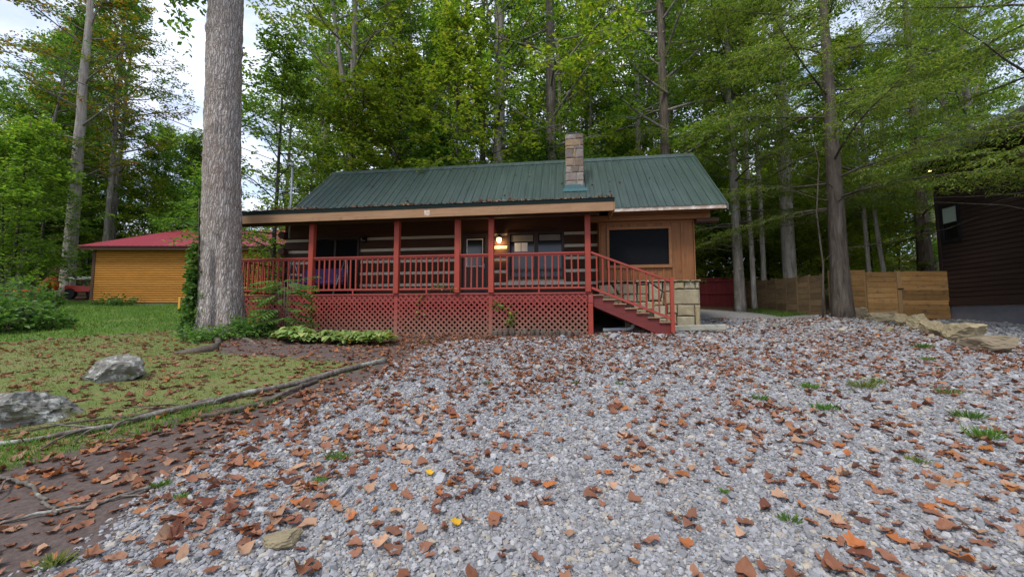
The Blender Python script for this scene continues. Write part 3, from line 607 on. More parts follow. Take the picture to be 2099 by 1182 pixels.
for z0, z1 in ((0.05, 0.5), (0.5, 0.85), (0.85, 1.28), (1.28, 1.5)): bb('stone', fd, 'sandstone', 3.02, 3.07, 1.1, 1.9, z0+0.01, z1-0.01, 0.012)
# chimney
CX0, CX1, CY0, CY1 = -0.535, 0.0, 1.42, 1.98
ch = MB().bb(CX0+0.02, CX1-0.02, CY0+0.02, CY1-0.02, 3.9, 6.02).build('chimney', 'mortar', cabin)
zz = 4.33
rows = [(4.33, 4.58, (0.55,)), (4.58, 4.83, (0.66,)), (4.83, 5.03, (0.30, 0.74)), (5.03, 5.28, (0.48,)), (5.28, 5.56, (0.42, 0.62)), (5.56, 5.66, (0.5,)), (5.66, 5.87, (0.78,)), (5.87, 6.03, (0.55,))]
for z0, z1, sp in rows:
    cuts = [0]+[c+rnd.uniform(-.04, .04) for c in sp]+[1]
    for a, b in zip(cuts[:-1], cuts[1:]): stone(SQ(CX0+(CX1-CX0)*a, CX0+(CX1-CX0)*b, z0, z1), 0.03, 'chimney_stone', ch, CY0+0.02)
    for (xa, xb) in ((CX1-0.03, CX1+0.004), (CX0-0.004, CX0+0.03)):
        c = rnd.uniform(0.35, 0.65); yc = CY0+(CY1-CY0)*c
        bb('stone', ch, 'chimney_stone', xa, xb, CY0+0.03, yc-0.006, z0+0.008, z1-0.008, 0.01); bb('stone', ch, 'chimney_stone', xa, xb, yc+0.006, CY1, z0+0.008, z1-0.008, 0.01)
MB().bb(CX0+0.06, CX1-0.1, CY0+0.08, CY1-0.08, 6.02, 6.10).box((-0.29, 1.70, 6.115), (0.36, 0.36, 0.018)).build('flue_cap', 'black_metal', ch)
fz = RZ(CY0)
MB().prism([(CY0-0.012, fz-0.02), (CY0-0.002, fz-0.02), (CY0-0.002, fz+0.14), (CY0-0.012, fz+0.12)], 0, CX0-0.02, CX1+0.02).prism([(1.24, RZ(1.24)+0.03), (CY0+0.02, fz+0.03), (CY0+0.02, fz+0.036), (1.24, RZ(1.24)+0.036)], 0, CX0-0.10, CX1+0.10).build('flashing', 'flashing', ch)
# stairs
sr_ = 0.115; sx_ = 0.275
prof = [(0.08, 1.04), (0.08, 0.70), (1.90, -0.02), (2.05, -0.02), (2.05, 0.30)]
stp = [(0.12, 1.04)]
for i in range(7): stp += [(0.10+sx_*(i+1), 1.04-sr_*i), (0.10+sx_*(i+1), 1.04-sr_*(i+1))]
prof = [(0.12, 0.78), (1.86, 0.0), (2.03, 0.0)]+[(min(p[0], 2.03), p[1]) for p in stp[::-1] if p[1] > 0.25]
st = MB().prism([(p[0], p[1]) for p in prof], 1, 0.03, 0.07).build('stair_stringer', 'stringer_paint', cabin)
MB().prism([(p[0], p[1]) for p in prof], 1, 0.93, 0.97).build('stair_stringer', 'stringer_paint', cabin)
for i in range(7):
    x0 = 0.09+sx_*i; z = 1.06-sr_*i
    bb('stair_tread', cabin, 'tread_wood', x0-0.01, x0+sx_+0.035, -0.02, 1.0, z-0.018, z+0.018, 0.006)
    bb('stair_riser', cabin, 'stringer_paint', x0+sx_-0.02, x0+sx_-0.004, 0.075, 0.925, z-sr_+0.02, z-0.02, 0.002)
bb('newel_post', cabin, 'red_paint_v', 2.0, 2.09, -0.06, 0.03, 0.12, 1.48, 0.006)
def sloped(x0, z0, x1, z1, h, w): L = math.hypot(x1-x0, z1-z0); return ((x0+x1)/2, -0.012, (z0+z1)/2), (L, w, h), -math.atan2(z1-z0, x1-x0)
c, d, a = sloped(0.075, 2.165, 2.0, 1.405, 0.05, 0.07); srl = MB().box(c, d, Matrix.Rotation(a, 3, 'Y')).build('stair_railing', 'red_paint_h', cabin)
c, d, a = sloped(0.075, 1.255, 2.0, 0.47, 0.06, 0.038); MB().box(c, d, Matrix.Rotation(a, 3, 'Y')).build('bottom_rail', 'red_paint_h', srl)
for k in range(12):
    x = 0.22+k*0.152; zt = 2.165-(x-0.075)*0.395-0.03; zb = 1.255-(x-0.075)*0.408+0.03
    piece('baluster', srl, 'red_paint_v', (x, -0.012, (zt+zb)/2), (0.036, 0.034, 0.86), bev=0.003)
# leaves caught on the porch roof edge are scattered later; porch lamp
def lantern(lit, x, z, label):
    o = empty('wall_lantern', (0, 0, 0), 0, label, 'lantern')
    o.location = cabin.matrix_basis @ Vector((x, 1.74, z)); o.rotation_euler = (0, 0, -TH)
    MB().box((0, -0.012, 0.06), (0.09, 0.02, 0.20)).tube([(0, -0.02, 0.14), (0, -0.09, 0.17), (0, -0.12, 0.12)], 0.012, 6).build('bracket', 'black_metal', o)
    MB().tube([(0, -0.12, 0.10), (0, -0.12, 0.06), (0, -0.12, 0.045)], [0.02, 0.085, 0.085], 10).build('lamp_cap', 'black_metal', o)
    MB().tube([(0, -0.12, 0.044), (0, -0.12, -0.04), (0, -0.12, -0.09)], [0.062, 0.07, 0.045], 10).build('glass', 'lamp_glow' if lit else 'dark_glass', o)
    if lit:
        l = bpy.data.lights.new('lamp_light', 'POINT'); l.energy = 7; l.color = (1, 0.66, 0.3); l.shadow_soft_size = 0.06
        lo = bpy.data.objects.new('lamp_light', l); link(lo); lo.parent = o; lo.location = (0, -0.17, -0.16)
lo_scene = cabin.matrix_basis
bpy.context.view_layer.update()
lantern(True, -2.60, 2.90, 'lit amber wall lantern glowing between front door and window')
lantern(False, -7.05, 3.0, 'unlit dark wall lantern right of the dark patio door')
def H(x, y, z): return cabin.matrix_world @ Vector((x, y, z))
# service mast and cables
ma = empty('service_mast', H(-9.62, 1.5, 3.1), -TH, 'grey metal electric service mast rising above the porch roof', 'mast')
MB().tube([(0, 0, 0), (0, 0, 2.42)], 0.035, 10).build('pipe', 'grey_metal', ma)
MB().tube([(0, 0, 2.42), (0, -0.02, 2.50), (-0.08, -0.04, 2.52), (-0.12, -0.05, 2.44)], [0.05, 0.055, 0.05, 0.03], 8).build('weather_head', 'grey_metal', ma)
def cable(a, b, sag, r, label):
    a, b = Vector(a), Vector(b); pts = []
    for i in range(25):
        t = i/24; p = a.lerp(b, t); p.z -= sag*4*t*(1-t); pts.append(p)
    tag(MB().tube(pts, r, 5).build('power_cable', 'rubber'), label, 'cable')
mt = H(-9.72, 1.45, 5.55)
cable(mt, (-30, 6.0, 16.0), 0.5, 0.012, 'black power cable running from the grey mast up to the left')
# swing on the porch
sw = empty('porch_swing', H(-8.15, 0.95, DK-0.0), -TH, 'purple cushioned porch swing on a grey metal frame', 'swing')
for sx in (-1, 1):
    for (ya, yb) in ((-0.42, -0.05), (0.42, 0.05)):
        MB().tube([(sx*0.80+(-0.05*sx), ya, 0), (sx*0.90, yb, 1.16)], 0.02, 8).build('leg', 'grey_metal', sw)
MB().tube([(-0.93, 0, 1.17), (0.93, 0, 1.17)], 0.022, 8).build('top_bar', 'black_metal', sw)
for sx in (-0.72, 0.72): MB().tube([(sx, 0, 1.16), (sx, -0.03, 0.62)], 0.008, 5).build('hanger', 'grey_metal', sw)
c = MB().box((0, -0.05, 0.40), (1.46, 0.50, 0.12)).build('seat_cushion', 'purple_cloth', sw); c.modifiers.new('b', 'BEVEL').width = 0.04
c = MB().box((0, 0.24, 0.66), (1.46, 0.12, 0.46), Matrix.Rotation(-0.25, 3, 'X')).build('back_cushion', 'purple_cloth', sw); c.modifiers.new('b', 'BEVEL').width = 0.04
for sx in (-0.76, 0.76): MB().box((sx, -0.05, 0.62), (0.05, 0.5, 0.04)).box((sx, -0.28, 0.48), (0.04, 0.04, 0.28)).build('armrest', 'grey_metal', sw)

# ---------------------------------------------------------------- yellow shed
sh = empty('yellow_shed', (-16.9, 20.0, gzf(-17, 20)), 0, 'yellow log-sided shed with a bright red metal roof', 'shed')
b0 = gzf(-17, 20); wb, wt = 2.22-b0, 5.02-b0; X0, X1, Y1 = -4.6, 4.9, 10.4
wl = MB().bb(X0, X1, 0.06, 0.2, wb-0.5, wt).bb(X0, X0+0.15, 0.2, Y1, wb-0.5, wt).bb(X1-0.15, X1, 0.2, Y1, wb-0.5, wt).build('wall', 'shed_trim', sh)
n = 24; hh = (wt-wb)/n; pm = None
for i in range(n):
    z = wb+i*hh
    if pm is None:
        mb = MB(); prof = [(0.06, 0.004), (0.02, 0.012), (-0.012, hh*0.3), (-0.018, hh*0.5), (-0.012, hh*0.75), (0.015, hh*0.94), (0.06, hh*0.98)]
        mb.prism(prof, 0, X0, X1); pm = mb.mesh('siding_board', 'shed_siding')
    obj('siding_board', pm, wl, (0, 0, z))
bb('corner_board', sh, 'shed_trim', X0-0.14, X0-0.002, -0.04, 0.1, wb-0.35, wt, 0.005)
bb('skirt', sh, 'concrete', X0, X1, 0.03, 0.059, wb-0.5, wb, 0)
bb('eave_board', sh, 'shed_trim', X0-0.4, X1+0.4, -0.42, -0.36, wt-0.12, wt+0.03, 0.004)
rs = MB().prism([(-0.45, wt), (5.2, wt+2.02), (10.85, wt), (10.85, wt+0.06), (5.2, wt+2.10), (-0.45, wt+0.06)], 0, X0-0.45, X1+0.45).build('roof', 'shed_trim', sh)
x = X0-0.5
while x < X1+0.4:
    w = min(0.9144, X1+0.5-x); ribbed('roof_panel', rs, 'shed_roof_metal', x, x+w-0.004, (-0.5, wt+0.065), (5.2, wt+2.12), 0.3048, 0.016); x += 0.9144
# ---------------------------------------------------------------- dark neighbour house
DX, DY = 15.40, 13.9; dz = gzf(15.4, 13.9)
dh = empty('dark_house', (DX, DY, dz), R(-95.1), 'dark brown sided house at the right edge behind hemlock branches', 'house')
zb = 2.05-dz; wtop = 6.75-dz; WL = 9.0
MB().bb(0.02, WL, 0.05, 8, -1.6, zb).build('foundation', 'concrete', dh)
dw = MB().bb(0, WL, 0.0, 8.0, zb, wtop).build('wall', 'dark_siding', dh)
wz0, wz1, hb, z = 4.10-dz, 5.42-dz, 0.155, zb
while z < wtop-0.05:
    segs_ = [(0.0, 0.12), (0.80, WL)] if z+hb > wz0 and z < wz1 else [(0.0, WL)]
    for a, b in segs_: MB().prism([(-0.026, z+0.002), (-0.034, z+0.004), (-0.012, z+hb), (-0.001, z+hb), (-0.001, z+0.002)], 0, a, b).build('siding_board', 'dark_siding', dw)
    z += hb
bb('corner_board', dh, 'dark_door', -0.03, 0.09, -0.05, -0.036, zb, wtop, 0.003)
bb('base_trim', dh, 'dark_door', -0.03, WL, -0.06, -0.038, zb-0.14, zb, 0.003)
wnd = MB().bb(0.12, 0.22, -0.06, -0.005, wz0, wz1).bb(0.70, 0.80, -0.06, -0.005, wz0, wz1).bb(0.22, 0.70, -0.06, -0.005, wz0, wz0+0.1).bb(0.22, 0.70, -0.06, -0.005, wz1-0.08, wz1).build('window', 'black_metal', dh)
zm = 4.78-dz
bb('upper_pane', wnd, 'pale_glass', 0.22, 0.70, -0.03, -0.02, zm, wz1-0.08, 0); bb('lower_pane', wnd, 'dark_glass', 0.22, 0.70, -0.022, -0.012, wz0+0.1, zm, 0); bb('meeting_rail', wnd, 'black_metal', 0.22, 0.70, -0.045, -0.01, zm-0.02, zm+0.02, 0)
rfh = MB().prism([(-0.62, wtop), (8.6, wtop), (8.6, wtop+0.2), (4.0, wtop+2.9), (-0.62, wtop+0.2)], 0, -0.06, WL+0.3).build('roof', 'dark_roof', dh)
bb('gutter', rfh, 'dark_door', -0.06, WL+0.3, -0.74, -0.622, wtop+0.04, wtop+0.18, 0.01)
for lx_ in (0.25, 1.65, 3.1, 4.5):
    MB().tube([(lx_, -0.36, wtop-0.03), (lx_, -0.36, wtop-0.002)], 0.035, 12).build('soffit_light', 'soffit_glow', dh)
vn = empty('plank_step', (15.55, 11.35, gzf(15.5, 11.4)), R(-95.1), 'low wooden plank step box against the dark house foundation', 'step')
MB().bb(-1.05, 1.3, -0.3, 0.5, -0.25, 0.66).build('box_frame', 'fence_wood', vn)
for k in range(4): bb('plank', vn, 'fence_wood', -1.07, 1.3, -0.325, -0.302, -0.1+k*0.19, 0.08+k*0.19, 0.004)
for k in range(4): bb('plank', vn, 'fence_wood', -1.07, 1.3, -0.33+k*0.21, -0.13+k*0.21, 0.662, 0.69, 0.004)
# ---------------------------------------------------------------- fences
fy = 13.72
wf = empty('plank_fence', (11.25, fy, gzf(11.3, fy)), 0, 'tan horizontal plank fence panel between hemlock trunk and dark house', 'fence')
g0 = gzf(12.5, fy)
def planks(par, x0, x1, z0, z1, mat, y=0.0, n=9):
    h = (z1-z0)/n
    for k in range(n): bb('plank', par, mat, x0+rnd.uniform(0, .012), x1-rnd.uniform(0, .012), y-0.022+rnd.uniform(-.004, .004), y, z0+k*h+0.004, z0+(k+1)*h-0.004, 0.005)
zf0, zf1 = 1.42-g0, 3.08-g0
for xp in (-0.1, 0.0): pass
bb('post', wf, 'fence_post', -0.02, 0.08, 0.003, 0.10, zf0-0.3, zf1); planks(wf, 0.0, 1.18, zf0, zf1, 'fence_wood')
bb('post', wf, 'fence_post', 1.13, 1.23, 0.003, 0.10, zf0-0.3, zf1)
gt = empty('plank_gate', (12.50, fy, g0), 0, 'tan plank fence gate with a pale upright post and black latch', 'gate')
planks(gt, 0.0, 1.06, zf0, zf1+0.01, 'fence_wood'); bb('hinge_stile', gt, 'fence_post', 0.0, 0.08, 0.003, 0.05, zf0, zf1)
bb('post', gt, 'fence_post', 1.065, 1.20, -0.045, 0.06, zf0-0.3, zf1+0.04); bb('latch', gt, 'black_metal', 1.05, 1.25, -0.07, -0.047, zf0+1.05, zf0+1.09, 0.004)
pe = empty('plank_fence', (13.72, fy, g0), 0, 'tan horizontal plank fence panel right of the gate, touching dark house', 'fence')
planks(pe, 0.0, 1.66, zf0, zf1+0.04, 'fence_wood', n=10); bb('post', pe, 'fence_post', 1.5, 1.6, 0.003, 0.1, zf0-0.3, zf1); bb('post', pe, 'fence_post', 0.0, 0.1, 0.003, 0.1, zf0-0.3, zf1)
lf = empty('weathered_fence', (10.98, 13.75, gzf(11, 13.75)), 0, 'weathered grey-brown plank fence running back from the hemlock trunk', 'fence')
for i in range(8):
    ya, yb = i*0.62, (i+1)*0.62; zg = 1.47+0.055*ya+0.02*i-gzf(11, 13.75)+0.0; zt = 3.0+0.035*ya-gzf(11, 13.75)
    x_ = 0.012*i
    bb('post', lf, 'fence_old', x_-0.045, x_+0.03, ya-0.04, ya+0.04, zg-0.4, zt+0.03)
    for k in range(7):
        h = (zt-zg)/7; bb('plank', lf, 'fence_old', x_-0.03, x_-0.005, ya+0.045, yb-0.045, zg+k*h+0.004, zg+(k+1)*h-0.004, 0.004)
rf_ = empty('red_picket_fence', (9.15, 19.0, gzf(10, 19)), 0, 'dark red close-boarded fence between cabin and tree trunk', 'fence')
zz0, zz1 = 1.80-gzf(10, 19), 3.42-gzf(10, 19)
for k in range(15): bb('picket', rf_, 'red_fence', k*0.142-0.3, k*0.142-0.3+0.138, -0.02+rnd.uniform(-.003, .003), 0.0, zz0-0.2, zz1+rnd.uniform(-.01, .01), 0.004)
for z in (zz0+0.12, zz0+0.82, zz1-0.2): bb('rail', rf_, 'red_fence', -0.3, 1.83, -0.065, -0.024, z, z+0.08, 0.004)
# ---------------------------------------------------------------- vegetation generators
def unit(v): return v/np.maximum(1e-9, np.linalg.norm(v, axis=-1, keepdims=True))
def leaves(S, D, Ln, k, L, Wr=0.6, droop=0.25, flat=0.45, seed=0, side=0.9, lo=0.15, jit=0.05):
    r = np.random.default_rng(seed); n = len(S)
    S = np.repeat(S, k, 0); D = np.repeat(unit(D), k, 0); Ln = np.repeat(Ln, k)
    idx = np.tile(np.arange(k), n); t = lo+(1-lo)*(idx+r.random(n*k))/k
    sd = unit(np.cross(D, [0, 0, 1.0])+1e-4)*np.where(idx % 2, 1, -1)[:, None]
    ax = unit(D*0.55+sd*side+r.normal(0, 0.28, (n*k, 3))+np.array([0, 0, -droop])*r.random((n*k, 1)))
    nr = np.array([0, 0, 1.0])+r.normal(0, flat, (n*k, 3)); w = unit(np.cross(ax, nr)); up = np.cross(w, ax)
    l = (L*r.uniform(0.65, 1.25, n*k))[:, None]; p = S+D*(Ln*t)[:, None]+r.normal(0, jit, (n*k, 3))
    a = p; b = p+ax*l*0.5+w*l*Wr*0.5+up*l*0.10; c = p+ax*l-up*l*0.10; d = p+ax*l*0.5-w*l*Wr*0.5+up*l*0.10
    return np.stack([a, b, c, d], 1).reshape(-1, 3)
def quads(n): return np.arange(n*4, dtype=np.int32).reshape(-1, 4)
def grow(r, p, d, L, n, bend, wob):
    pts = [np.array(p, float)]; d = np.array(d, float)
    for i in range(n):
        d = unit(d+np.array([0, 0, bend/n])+r.normal(0, wob, 3)); pts.append(pts[-1]+d*L/n)
    return pts
def trunkpts(r, H, n=16, wob=0.02, lean=(0, 0)):
    p = np.zeros((n+1, 3)); p[:, 2] = np.linspace(-0.4, H, n+1)
    w = np.cumsum(r.normal(0, wob*H/n, (n+1, 2)), 0); w -= w[0]; p[:, :2] = w+np.outer(np.linspace(0, 1, n+1), np.array(lean)*H)
    return p
def at(p, z):
    return np.array([np.interp(z, p[:, 2], p[:, 0]), np.interp(z, p[:, 2], p[:, 1]), z])
def broadleaf(seed, H, cb, cr, npri, nsec, ntw, k, L, r0, elev=(15, 60), flat=0.45, bark='grey_bark', leaf='leaf_green', top=1.0, prof=None, bare=0.0):
    r = np.random.default_rng(seed); tp = trunkpts(r, H); limb = MB(); TS, TD, TL = [], [], []
    zt = np.linspace(0, 1, len(tp)); rad = [r0*(1-0.82*t)+r0*0.35*max(0, 1-t*14) for t in zt]
    tr = MB().tube([tuple(q) for q in tp], rad, 10)
    for i in range(npri):
        f = (i+r.random()*0.8)/npri; z = cb+(H*0.985-cb)*f**0.9; az = i*2.4+r.normal(0, 0.4); el = R(elev[0]+(elev[1]-elev[0])*f+r.normal(0, 8))
        sh = math.sin(math.pi*min(1, 0.18+0.82*f)**0.75) if prof is None else prof(f)
        Lp = cr*max(0.25, sh)*r.uniform(0.75, 1.15); d = (math.cos(az)*math.cos(el), math.sin(az)*math.cos(el), math.sin(el))
        pp = grow(r, at(tp, z), d, Lp, 6, r.normal(0.12, 0.2), 0.12); rb = r0*(0.16+0.14*(1-f))
        limb.tube(pp, [max(0.008, rb*(1-0.85*j/6)) for j in range(7)], 5, False)
        for s in range(nsec):
            t = 0.22+0.78*(s+r.random())/nsec; j = min(5, int(t*6)); q = pp[j]+(pp[j+1]-pp[j])*(t*6-j); dd = unit(pp[j+1]-pp[j])
            sd = unit(np.cross(dd, [0, 0, 1]))*(1 if s % 2 else -1); sdir = unit(dd*0.7+sd*r.uniform(0.5, 1.0)+np.array([0, 0, r.normal(0.05, 0.22)]))
            Ls = max(0.5, Lp*0.42*(1.15-0.6*t)*r.uniform(0.7, 1.3)); ps = grow(r, q, sdir, Ls, 3, r.normal(0, 0.2), 0.16)
            limb.tube(ps, [max(0.006, rb*0.32*(1-0.7*m/3)) for m in range(4)], 4, False)
            for w in range(ntw):
                t2 = 0.15+0.85*(w+r.random())/ntw; m = min(2, int(t2*3)); q2 = ps[m]+(ps[m+1]-ps[m])*(t2*3-m); d2 = unit(ps[m+1]-ps[m])
                s2 = unit(np.cross(d2, [0, 0, 1]))*(1 if w % 2 else -1)
                TS.append(q2); TD.append(unit(d2*0.6+s2*r.uniform(0.3, 1.0)+np.array([0, 0, r.normal(-0.05, 0.25)]))); TL.append(r.uniform(0.45, 0.95)*min(1, cr/4+0.35))
    V = leaves(np.array(TS), np.array(TD), np.array(TL), k, L, flat=flat, seed=seed+1)
    return dict(trunk=tr.mesh('trunk', bark), limbs=limb.mesh('branches', bark), crown=npmesh('crown', V, quads(len(V)//4), leaf), tp=tp, H=H)
def hemlock(seed, H, cb, cr, npri, r0, dead=8, bark='brown_bark', droop=-0.25, dense=1.0):
    r = np.random.default_rng(seed); tp = trunkpts(r, H, wob=0.012); limb = MB(); TS, TD, TL = [], [], []
    rad = [r0*(1-0.86*t)+r0*0.35*max(0, 1-t*16) for t in np.linspace(0, 1, len(tp))]; tr = MB().tube([tuple(q) for q in tp], rad, 12)
    for i in range(dead):
        az = r.uniform(0, 6.28); z = r.uniform(2.2, cb+1); pp = grow(r, at(tp, z), (math.cos(az), math.sin(az), 0.1), r.uniform(1, 3.4), 5, -0.15, 0.12)
        limb.tube(pp, [0.022*(1-0.8*j/5) for j in range(6)], 4, False)
    for i in range(npri):
        f = (i+r.random()*0.9)/npri; z = cb+(H*0.985-cb)*f; az = i*2.4+r.normal(0, 0.5); el = R(8+22*f+r.normal(0, 7))
        Lp = cr*(1-0.75*f)*r.uniform(0.7, 1.15); d = (math.cos(az)*math.cos(el), math.sin(az)*math.cos(el), math.sin(el))
        pp = grow(r, at(tp, z), d, Lp, 7, droop+r.normal(0, 0.12), 0.06); rb = 0.045*(1-0.6*f)
        limb.tube(pp, [max(0.006, rb*(1-0.85*j/7)) for j in range(8)], 5, False); ns = int(Lp*5.5)+4
        for s in range(ns):
            t = 0.18+0.82*(s+r.random())/ns; j = min(6, int(t*7)); q = pp[j]+(pp[j+1]-pp[j])*(t*7-j); dd = unit(pp[j+1]-pp[j])
            sd = unit(np.cross(dd, [0, 0, 1]))*(1 if s % 2 else -1); sdir = unit(dd*0.8+sd*0.85+np.array([0, 0, r.normal(-0.12, 0.12)]))
            Ls = max(0.35, Lp*0.36*(1.2-0.8*t)*r.uniform(0.6, 1.3)); nt = max(3, int(Ls*7*dense))
            if s % 2 == 0: limb.tube([q, q+sdir*Ls*0.6], [0.008, 0.004], 3, False)
            for w in range(nt):
                t2 = (w+r.random())/nt; s2 = unit(np.cross(sdir, [0, 0, 1]))*(1 if w % 2 else -1)
                TS.append(q+sdir*Ls*t2+np.array([0, 0, -0.10*t2*t2*Ls])); TD.append(unit(sdir*0.75+s2*0.65+np.array([0, 0, r.normal(-0.2, 0.15)]))); TL.append(r.uniform(0.18, 0.36))
    V = leaves(np.array(TS), np.array(TD), np.array(TL), 8, 0.125, Wr=0.25, droop=0.35, flat=0.3, seed=seed+1, side=0.75, lo=0.0, jit=0.012)
    return dict(trunk=tr.mesh('trunk', bark), limbs=limb.mesh('branches', bark), crown=npmesh('crown', V, quads(len(V)//4), 'leaf_hemlock'), tp=tp, H=H)
def plant(pr, name, x, y, s=1.0, rz=0.0, tilt=(0, 0), label='', cat='tree', group=None, trunk=None, leafmat_=None, dz=0.0):
    e = empty(name, (x, y, gzf(x, y)+dz), rz, label, cat, group); e.rotation_euler = (tilt[0], tilt[1], rz)
    e.scale = (s, s, s) if isinstance(s, (int, float)) else s
    for nm, me in (('trunk', trunk or pr['trunk']), ('branches', pr['limbs']), ('crown', pr['crown'])):
        o = obj(nm, me, e)
        if nm == 'crown' and leafmat_:
            o.material_slots[0].link = 'OBJECT'; o.material_slots[0].material = M[leafmat_]
    return e
def trunkmesh(seed, H, r0, bark, n=14, lean=(0, 0), flare=0.4, taper=0.6):
    r = np.random.default_rng(seed); tp = trunkpts(r, H, 20, 0.012, lean)
    rad = [r0*(1-taper*t)+r0*flare*math.exp(-t*H*2.2) for t in np.linspace(0, 1, 21)]
    return MB().tube([tuple(q) for q in tp], rad, n).mesh('trunk', bark)

# prototypes
P_TALL = [broadleaf(100+i, 23+i*0.7, 6.5+0.6*i, 4.4, 30, 6, 6, 10, 0.20, 0.26, (5, 55), leaf=lf_) for i, lf_ in enumerate(['leaf_green', 'leaf_lime', 'leaf_green', 'leaf_deep'])]
P_MID = [broadleaf(120+i, 12+i, 2.2, 3.4, 26, 6, 5, 11, 0.19, 0.13, (2, 50), flat=0.32, bark='dark_bark', leaf=lf_) for i, lf_ in enumerate(['leaf_lime', 'leaf_green', 'leaf_deep'])]
P_SAP = [broadleaf(140+i, 6.0+i*0.8, 0.7, 2.3, 20, 5, 5, 9, 0.17, 0.05, (0, 45), flat=0.32, bark='dark_bark', leaf=lf_) for i, lf_ in enumerate(['leaf_green', 'leaf_deep', 'leaf_lime'])]
P_SHR = [broadleaf(160+i, 2.2, 0.15, 1.2, 14, 4, 4, 9, 0.13, 0.02, (10, 60), flat=0.5, bark='dark_bark', leaf=lf_) for i, lf_ in enumerate(['leaf_deep', 'leaf_green'])]
P_HEM = [hemlock(180, 21, 3.5, 6.0, 60, 0.33, 10), hemlock(181, 19, 3.2, 5.2, 52, 0.22, 10)]
# ---------------------------------------------------------------- big poplar beside the porch
def big_trunk():
    H = 15.0; nt, nh = 120, 330; r = np.random.default_rng(5)
    th = np.linspace(0, 2*math.pi, nt, endpoint=False); z = -0.5+(H+0.5)*np.linspace(0, 1, nh)**1.25
    T, Zz = np.meshgrid(th, z)
    def vn(tf, zf, seed):
        q = np.random.default_rng(seed); nz_ = int(H*zf)+4; G = q.random((nz_+1, tf)); a = T/(2*math.pi)*tf; b = (Zz+0.5)*zf
        i = np.floor(a).astype(int) % tf; j = np.clip(np.floor(b).astype(int), 0, nz_-1); fa = a-np.floor(a); fb = b-np.floor(b); fa = fa*fa*(3-2*fa); fb = fb*fb*(3-2*fb); i2 = (i+1) % tf
        return (G[j, i]*(1-fa)+G[j, i2]*fa)*(1-fb)+(G[j+1, i]*(1-fa)+G[j+1, i2]*fa)*fb
    fur = np.abs(vn(34, 2.6, 1)-0.5)*2*0.6+np.abs(vn(56, 5.0, 2)-0.5)*2*0.4
    rad = 0.41*(1-0.006*Zz)+0.16*np.exp(-np.maximum(Zz, 0)*1.5)*(0.75+0.5*vn(9, 0.4, 3))+0.05*np.exp(-np.maximum(Zz, 0)*0.5)
    rad = rad+0.045*(fur-0.4)+0.035*(vn(6, 0.5, 4)-0.5)
    for (zk, tk, a) in ((7.9, 4.1, 0.07), (5.3, 4.9, 0.04), (9.6, 5.5, 0.05), (2.3, 5.2, -0.05)):
        dt = np.angle(np.exp(1j*(T-tk))); rad = rad+a*np.exp(-(dt/0.25)**2-((Zz-zk)/0.16)**2)
    for zk, tk, wd, dp in ((0.9, 4.95, 0.10, 0.10), (0.4, 5.15, 0.16, 0.08)):      # old scar
        dt = np.angle(np.exp(1j*(T-tk-0.06*np.sin(Zz*3)))); rad = rad-dp*np.exp(-(dt/wd)**2)*sm(2.3, 1.5, Zz)*sm(-0.4, 0.2, Zz)
    lx = -0.062*Zz+0.0022*Zz**2
    V = np.stack([lx+rad*np.cos(T), rad*np.sin(T), Zz], -1).reshape(-1, 3)
    j, i = np.meshgrid(np.arange(nh-1), np.arange(nt), indexing='ij'); i2 = (i+1) % nt
    Q = np.stack([j*nt+i, j*nt+i2, (j+1)*nt+i2, (j+1)*nt+i], -1).reshape(-1, 4)
    return npmesh('trunk', V, Q, 'poplar_bark', True)
BT = (-7.35, 9.95); bz = gzf(*BT)
bt = empty('poplar_tree', (*BT, bz), 0, 'massive straight grey-barked trunk standing beside the left end of porch', 'tree')
obj('trunk', big_trunk(), bt)
r_ = np.random.default_rng(31); limb = MB(); TS, TD, TL = [], [], []
for i in range(26):
    z = 8.4+i*0.55 if i > 2 else 9.25+i*0.25; az = (3.3, 2.8, 3.9)[i] if i < 3 else i*2.4
    Lp = 2.0 if i < 3 else 5.2*r_.uniform(0.7, 1.1); zz_ = min(z, 14.8)
    if i >= 3: z = 11.8+(i-3)*0.13; zz_ = z
    if i >= 3 and math.cos(az) < -0.2 and math.sin(az) < 0: Lp *= 0.5
    pp = grow(r_, (-0.062*zz_+0.0022*zz_**2, 0, zz_), (math.cos(az), math.sin(az), 0.12), Lp, 6, -0.35 if i < 3 else 0.25, 0.12)
    limb.tube(pp, [0.07*(1-0.85*j/6) for j in range(7)], 6, False)
    for s in range(9):
        t = 0.25+0.75*(s+r_.random())/9; j = min(5, int(t*6)); q = pp[j]+(pp[j+1]-pp[j])*(t*6-j); d = unit(r_.normal(0, 1, 3)*np.array([1, 1, 0.4])+np.array([0, 0, -0.1]))
        ps = grow(r_, q, d, 1.1, 3, -0.2, 0.15); limb.tube(ps, [0.014, 0.01, 0.007, 0.004], 4, False)
        for w in range(6):
            TS.append(ps[min(2, w//2)]+d*0.1*w*0.5); TD.append(unit(d+r_.normal(0, 0.6, 3))); TL.append(0.6)
limb.build('branches', 'brown_bark', bt)
V = leaves(np.array(TS), np.array(TD), np.array(TL), 7, 0.17, seed=9, flat=0.6); obj('crown', npmesh('crown', V, quads(len(V)//4), 'leaf_deep'), bt)
